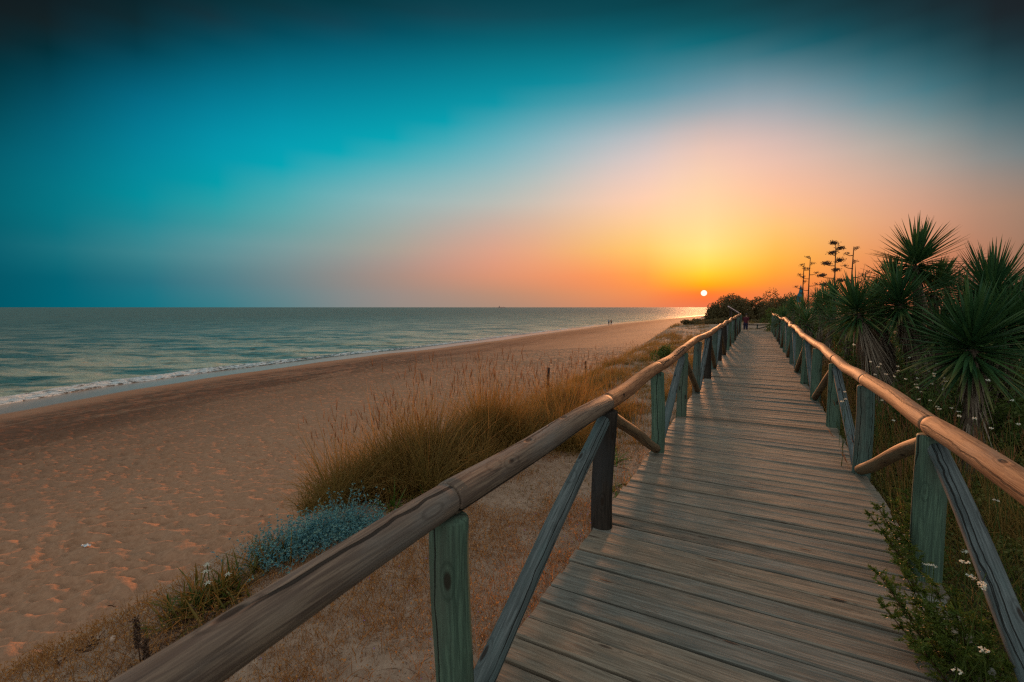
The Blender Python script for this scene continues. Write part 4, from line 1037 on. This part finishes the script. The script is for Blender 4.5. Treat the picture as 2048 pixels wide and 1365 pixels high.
# juniper sprays reaching over the deck
def juniper(label, px, D, sprays, seed, cat='juniper'):
    r = np.random.default_rng(seed); p = P(px[0], px[1], D); g = hz(p.x, p.y)
    root = empty('juniper', (p.x, p.y, g)); tag(root, label, cat)
    o0 = np.array([p.x, p.y, g]); ms = MB(); ml = MB()
    for (x, y, DD) in sprays:
        e = np.array(P(x, y, DD)) - o0; L = np.linalg.norm(e)
        t_ = np.linspace(0, 1, 12); mid = e * .5 + np.array([0, 0, .05])
        pth = (1 - t_)[:, None] ** 2 * np.array([.0, 0, .05]) + (2 * t_ * (1 - t_))[:, None] * mid + (t_ ** 2)[:, None] * e
        tube(ms, pth, .006 * (1 - t_ * .7), 5, 0, 1, cap=False)
        for k in range(4, 12):
            for q_ in range(8):
                dd = r.normal(size=3) * [.6, .6, .35] + (pth[min(k, 11)] - pth[k - 1]) / (L / 11) * .6; dd /= np.linalg.norm(dd)
                l2 = r.uniform(.05, .11) * (1.15 - t_[k] * .6); b0 = pth[k]
                n = 26; f = r.random(n)[:, None]; pp_ = b0 + dd * l2 * f + r.normal(size=(n, 3)) * .002
                dr = r.normal(size=(n, 3)) * .5 + dd
                blades(ml, pp_, dr, r.uniform(.010, .02, n), .0058, .05, 1, np.tile(r.random((1, 3)), (n, 1)) * .6 + r.random((n, 3)) * .4)
    ms.build('stems', M['stem'], root, True); ml.build('foliage', M['juniper'], root)
juniper('juniper spilling over the right deck edge at the foot of the nearest green post', (1975, 1225), 2.2,
        [(1757, 1148, 2.25), (1775, 1165, 2.3), (1768, 1215, 2.2), (1800, 1130, 2.35), (1835, 1240, 2.1), (1832, 1285, 1.95), (1870, 1170, 2.2), (1860, 1215, 2.1), (1880, 1250, 2.05), (1920, 1230, 2.0), (1905, 1190, 2.2), (1950, 1250, 2.0), (1980, 1290, 1.9), (1930, 1300, 1.9), (1990, 1210, 2.1), (2010, 1330, 1.8), (1900, 1285, 1.95), (1845, 1185, 2.2), (1820, 1155, 2.3)], 5)
juniper('smaller juniper with flat sprays reaching over the deck behind the nearest green post', (1890, 1050), 3.0,
        [(1740, 1030, 2.9), (1758, 1018, 3.0), (1765, 1065, 2.8), (1790, 1010, 3.1), (1800, 1060, 2.9), (1785, 1040, 3.0), (1815, 1085, 2.7), (1830, 1020, 3.1), (1850, 1000, 3.2), (1820, 1045, 3.0), (1850, 1060, 2.9), (1840, 975, 3.4), (1880, 1000, 3.2), (1870, 1040, 3.1), (1810, 985, 3.4)], 6)
strap('strap_leaf_plant', (1606, 765), 14, .3, .014, 'bright_leaf', 'small tuft hanging over the right edge of the deck beside a far green post', 'plant', .9, .8, 0, None, .03, 6)

# ------------------------------------------------------------------ world
def lin(c): return [((x / 255) / 12.92 if x / 255 <= .04045 else ((x / 255 + .055) / 1.055) ** 2.4) for x in c]
colsx = [0, 256, 512, 768, 1024, 1280, 1406, 1536, 1792, 2048]
rows = [
 (0,   [(18,23,26),(8,32,38),(0,48,56),(0,56,66),(0,61,72),(0,62,72),(2,60,70),(8,55,64),(15,42,50),(24,27,32)]),
 (50,  [(20,28,30),(2,42,50),(0,62,76),(0,72,88),(0,80,94),(0,83,96),(5,83,94),(18,78,90),(20,60,70),(24,30,36)]),
 (100, [(14,34,38),(0,60,75),(0,88,108),(0,98,118),(0,108,124),(10,112,128),(25,112,126),(38,106,120),(28,86,98),(24,44,52)]),
 (200, [(0,58,68),(0,103,128),(0,128,152),(0,138,158),(10,148,165),(95,155,170),(132,160,172),(148,163,172),(98,137,147),(40,84,94)]),
 (300, [(0,84,100),(0,126,148),(0,156,176),(25,168,182),(125,180,190),(205,195,195),(232,197,182),(225,190,178),(178,168,160),(98,120,126)]),
 (400, [(0,94,108),(0,138,152),(60,165,172),(140,181,183),(190,190,182),(252,205,175),(255,212,165),(255,194,150),(216,165,138),(150,124,108)]),
 (450, [(0,92,106),(20,132,145),(85,158,162),(152,170,166),(208,176,158),(253,203,145),(255,218,150),(255,198,122),(222,158,122),(150,120,102)]),
 (500, [(0,92,108),(50,130,140),(112,152,156),(165,160,150),(225,165,135),(253,196,105),(255,226,128),(255,190,85),(225,145,100),(150,115,95)]),
 (530, [(2,88,104),(38,120,132),(105,140,145),(165,148,140),(228,156,122),(255,175,85),(255,218,85),(255,178,62),(222,135,92),(145,108,88)]),
 (560, [(0,84,100),(20,110,126),(98,131,138),(162,140,130),(220,147,112),(255,150,70),(255,192,12),(255,152,50),(215,125,85),(140,100,80)]),
 (585, [(0,84,100),(5,112,128),(88,130,138),(152,140,134),(195,142,114),(242,140,80),(255,125,40),(242,128,68),(200,115,78),(130,92,75)]),
 (616, [(0,84,100),(0,112,128),(75,128,136),(146,139,134),(176,139,118),(222,132,90),(234,115,78),(222,120,78),(185,108,75),(120,85,70)]),
]
T = np.array([[lin(c) for c in r_[1]] for r_ in rows]); RY = np.array([r_[0] for r_ in rows], float)
for (ry, ci, v) in ((300, 0, -.06), (300, 1, -.10), (300, 2, -.05), (200, 0, -.06), (200, 1, -.12), (200, 2, -.12), (200, 3, -.08), (100, 1, -.05), (100, 2, -.08), (100, 3, -.08), (100, 4, -.04), (400, 0, -.02), (400, 1, -.012)): T[list(RY).index(ry), ci, 0] = v; CXs = np.array(colsx, float)
def cubic(xs, ys, x):
    # monotone-ish hermite
    n = len(xs); i = int(np.clip(np.searchsorted(xs, x) - 1, 0, n - 2)); h = xs[i + 1] - xs[i]; t = min(max((x - xs[i]) / h, 0), 1)
    def sl(k):
        if k == 0: return (ys[1] - ys[0]) / (xs[1] - xs[0])
        if k == n - 1: return (ys[-1] - ys[-2]) / (xs[-1] - xs[-2])
        return (ys[k + 1] - ys[k - 1]) / (xs[k + 1] - xs[k - 1])
    m0, m1 = sl(i) * h, sl(i + 1) * h
    return (2 * t ** 3 - 3 * t * t + 1) * ys[i] + (t ** 3 - 2 * t * t + t) * m0 + (-2 * t ** 3 + 3 * t * t) * ys[i + 1] + (t ** 3 - t * t) * m1
def tablecol(x, y):
    x = min(max(x, 0), 2048); y = min(max(y, 0), 616)
    c = np.array([cubic(CXs, T[k], x) for k in range(len(RY))])
    return np.maximum(cubic(RY, c, y), 0)
BACK = np.array([.50, .55, .55]); ZEN = np.array([.55, .55, .53])  # unseen sky behind and overhead, brightened to light the ground and posts
RT = np.array(RM.transposed())
def skycol(az, el):
    a = min(max(az, -52), 52); e = max(el, 0.0)
    d = np.array([math.sin(math.radians(a)) * math.cos(math.radians(e)), math.cos(math.radians(a)) * math.cos(math.radians(e)), math.sin(math.radians(e))])
    w = np.array([d[0] * math.cos(YAW) - d[1] * math.sin(YAW), d[0] * math.sin(YAW) + d[1] * math.cos(YAW), d[2]])
    c = RT @ w
    x = 1024 + F * c[0] / -c[2]; y = 682.5 - F * c[1] / -c[2]
    base = tablecol(x, y)
    out = float(sstep(58, 110, abs(az)))
    up = float(sstep(36, 62, el))
    return base * (1 - out) * (1 - up) + BACK * (1 - .4 * math.sin(math.radians(az))) * out * (1 - up) + ZEN * up
SUNAZ = math.degrees(math.atan((1406 - 1024) / F)); SUNEL = 1.62
wd = bpy.data.worlds.new('World'); C.world = wd; wd.use_nodes = True; nt = wd.node_tree; nt.nodes.clear()
W = NT.__new__(NT); W.t = nt; W.m = None
out = W.n('ShaderNodeOutputWorld'); bg = W.n('ShaderNodeBackground'); nt.links.new(bg.outputs[0], out.inputs[0])
tc = W.n('ShaderNodeTexCoord').outputs['Generated']
dr = W.vmath('DOT_PRODUCT', tc, (math.cos(YAW), math.sin(YAW), 0)); df = W.vmath('DOT_PRODUCT', tc, (-math.sin(YAW), math.cos(YAW), 0)); dz = W.sep(tc)[2]
az = W.math('MULTIPLY', W.math('ARCTAN2', dr, df), 180 / math.pi); el = W.math('MULTIPLY', W.math('ARCSINE', dz), 180 / math.pi)
ELS = [0, .8, 1.6, 2.6, 3.8, 5.2, 6.8, 8.5, 10.5, 12.5, 15, 17, 19, 21, 23, 25, 27, 29, 31, 33, 36, 40, 50, 62, 90]
fe = W.math('DIVIDE', el, 90.0, clamp=True)
stations = [-180, -145, -110, -90, -75, -62, -54, -49, -44, -38, -32, -26, -20, -14, -8, -2, 3, 8, 12, 16, 19, 22.5, 26, 29.5, 33, 37, 41, 45, 49, 54, 62, 75, 90, 110, 145, 180]
cur = None
for i, s in enumerate(stations):
    rp = W.n('ShaderNodeValToRGB'); cr = rp.color_ramp; cr.interpolation = 'LINEAR'
    while len(cr.elements) > 1: cr.elements.remove(cr.elements[-1])
    for k, e in enumerate(ELS):
        c = skycol(s, e) * 10
        elx = cr.elements[0] if k == 0 else cr.elements.new(e / 90)
        elx.position = e / 90; elx.color = (*[float(v) for v in c], 1)
    nt.links.new(fe, rp.inputs[0])
    if cur is None: cur = rp.outputs[0]
    else: cur = W.mix(W.rng(az, float(stations[i - 1]), float(s), 0., 1., smooth=False), cur, rp.outputs[0])
saz = SUNAZ - math.degrees(YAW)   # clockwise from +Y
sd = Vector((math.sin(math.radians(saz)) * math.cos(math.radians(SUNEL)), math.cos(math.radians(saz)) * math.cos(math.radians(SUNEL)), math.sin(math.radians(SUNEL))))
dot = W.vmath('DOT_PRODUCT', W.vmath('NORMALIZE', tc), tuple(sd))
disc = W.rng(dot, math.cos(math.radians(.35)), math.cos(math.radians(.29)))
cur = W.mix(disc, cur, (13, 12, 9.5, 1))
sky = W.n('ShaderNodeTexSky', sky_type='NISHITA'); sky.sun_disc = False; sky.sun_elevation = math.radians(4.2); sky.sun_rotation = math.radians(saz); sky.dust_density = 3
add = W.mix(.012, cur, sky.outputs[0], 'ADD')
nt.links.new(add, bg.inputs[0]); bg.inputs[1].default_value = .1

sun = bpy.data.lights.new('sun', 'SUN'); so = bpy.data.objects.new('sun', sun); col.objects.link(so)
sun.energy = 4.6; sun.angle = math.radians(5.0); sun.color = (1.0, .40, .16)
LEL = math.radians(4.2); so.rotation_euler = Vector((math.sin(math.radians(saz)) * math.cos(LEL), math.cos(math.radians(saz)) * math.cos(LEL), math.sin(LEL))).to_track_quat('Z', 'Y').to_euler()

C.view_settings.view_transform = 'Standard'; C.view_settings.look = 'None'; C.view_settings.exposure = 0; C.view_settings.gamma = 1
C.cycles.max_bounces = 5; C.cycles.use_denoising = False; C.cycles.sample_clamp_indirect = 4; C.cycles.sample_clamp_direct = 3; C.cycles.filter_width = 1.3
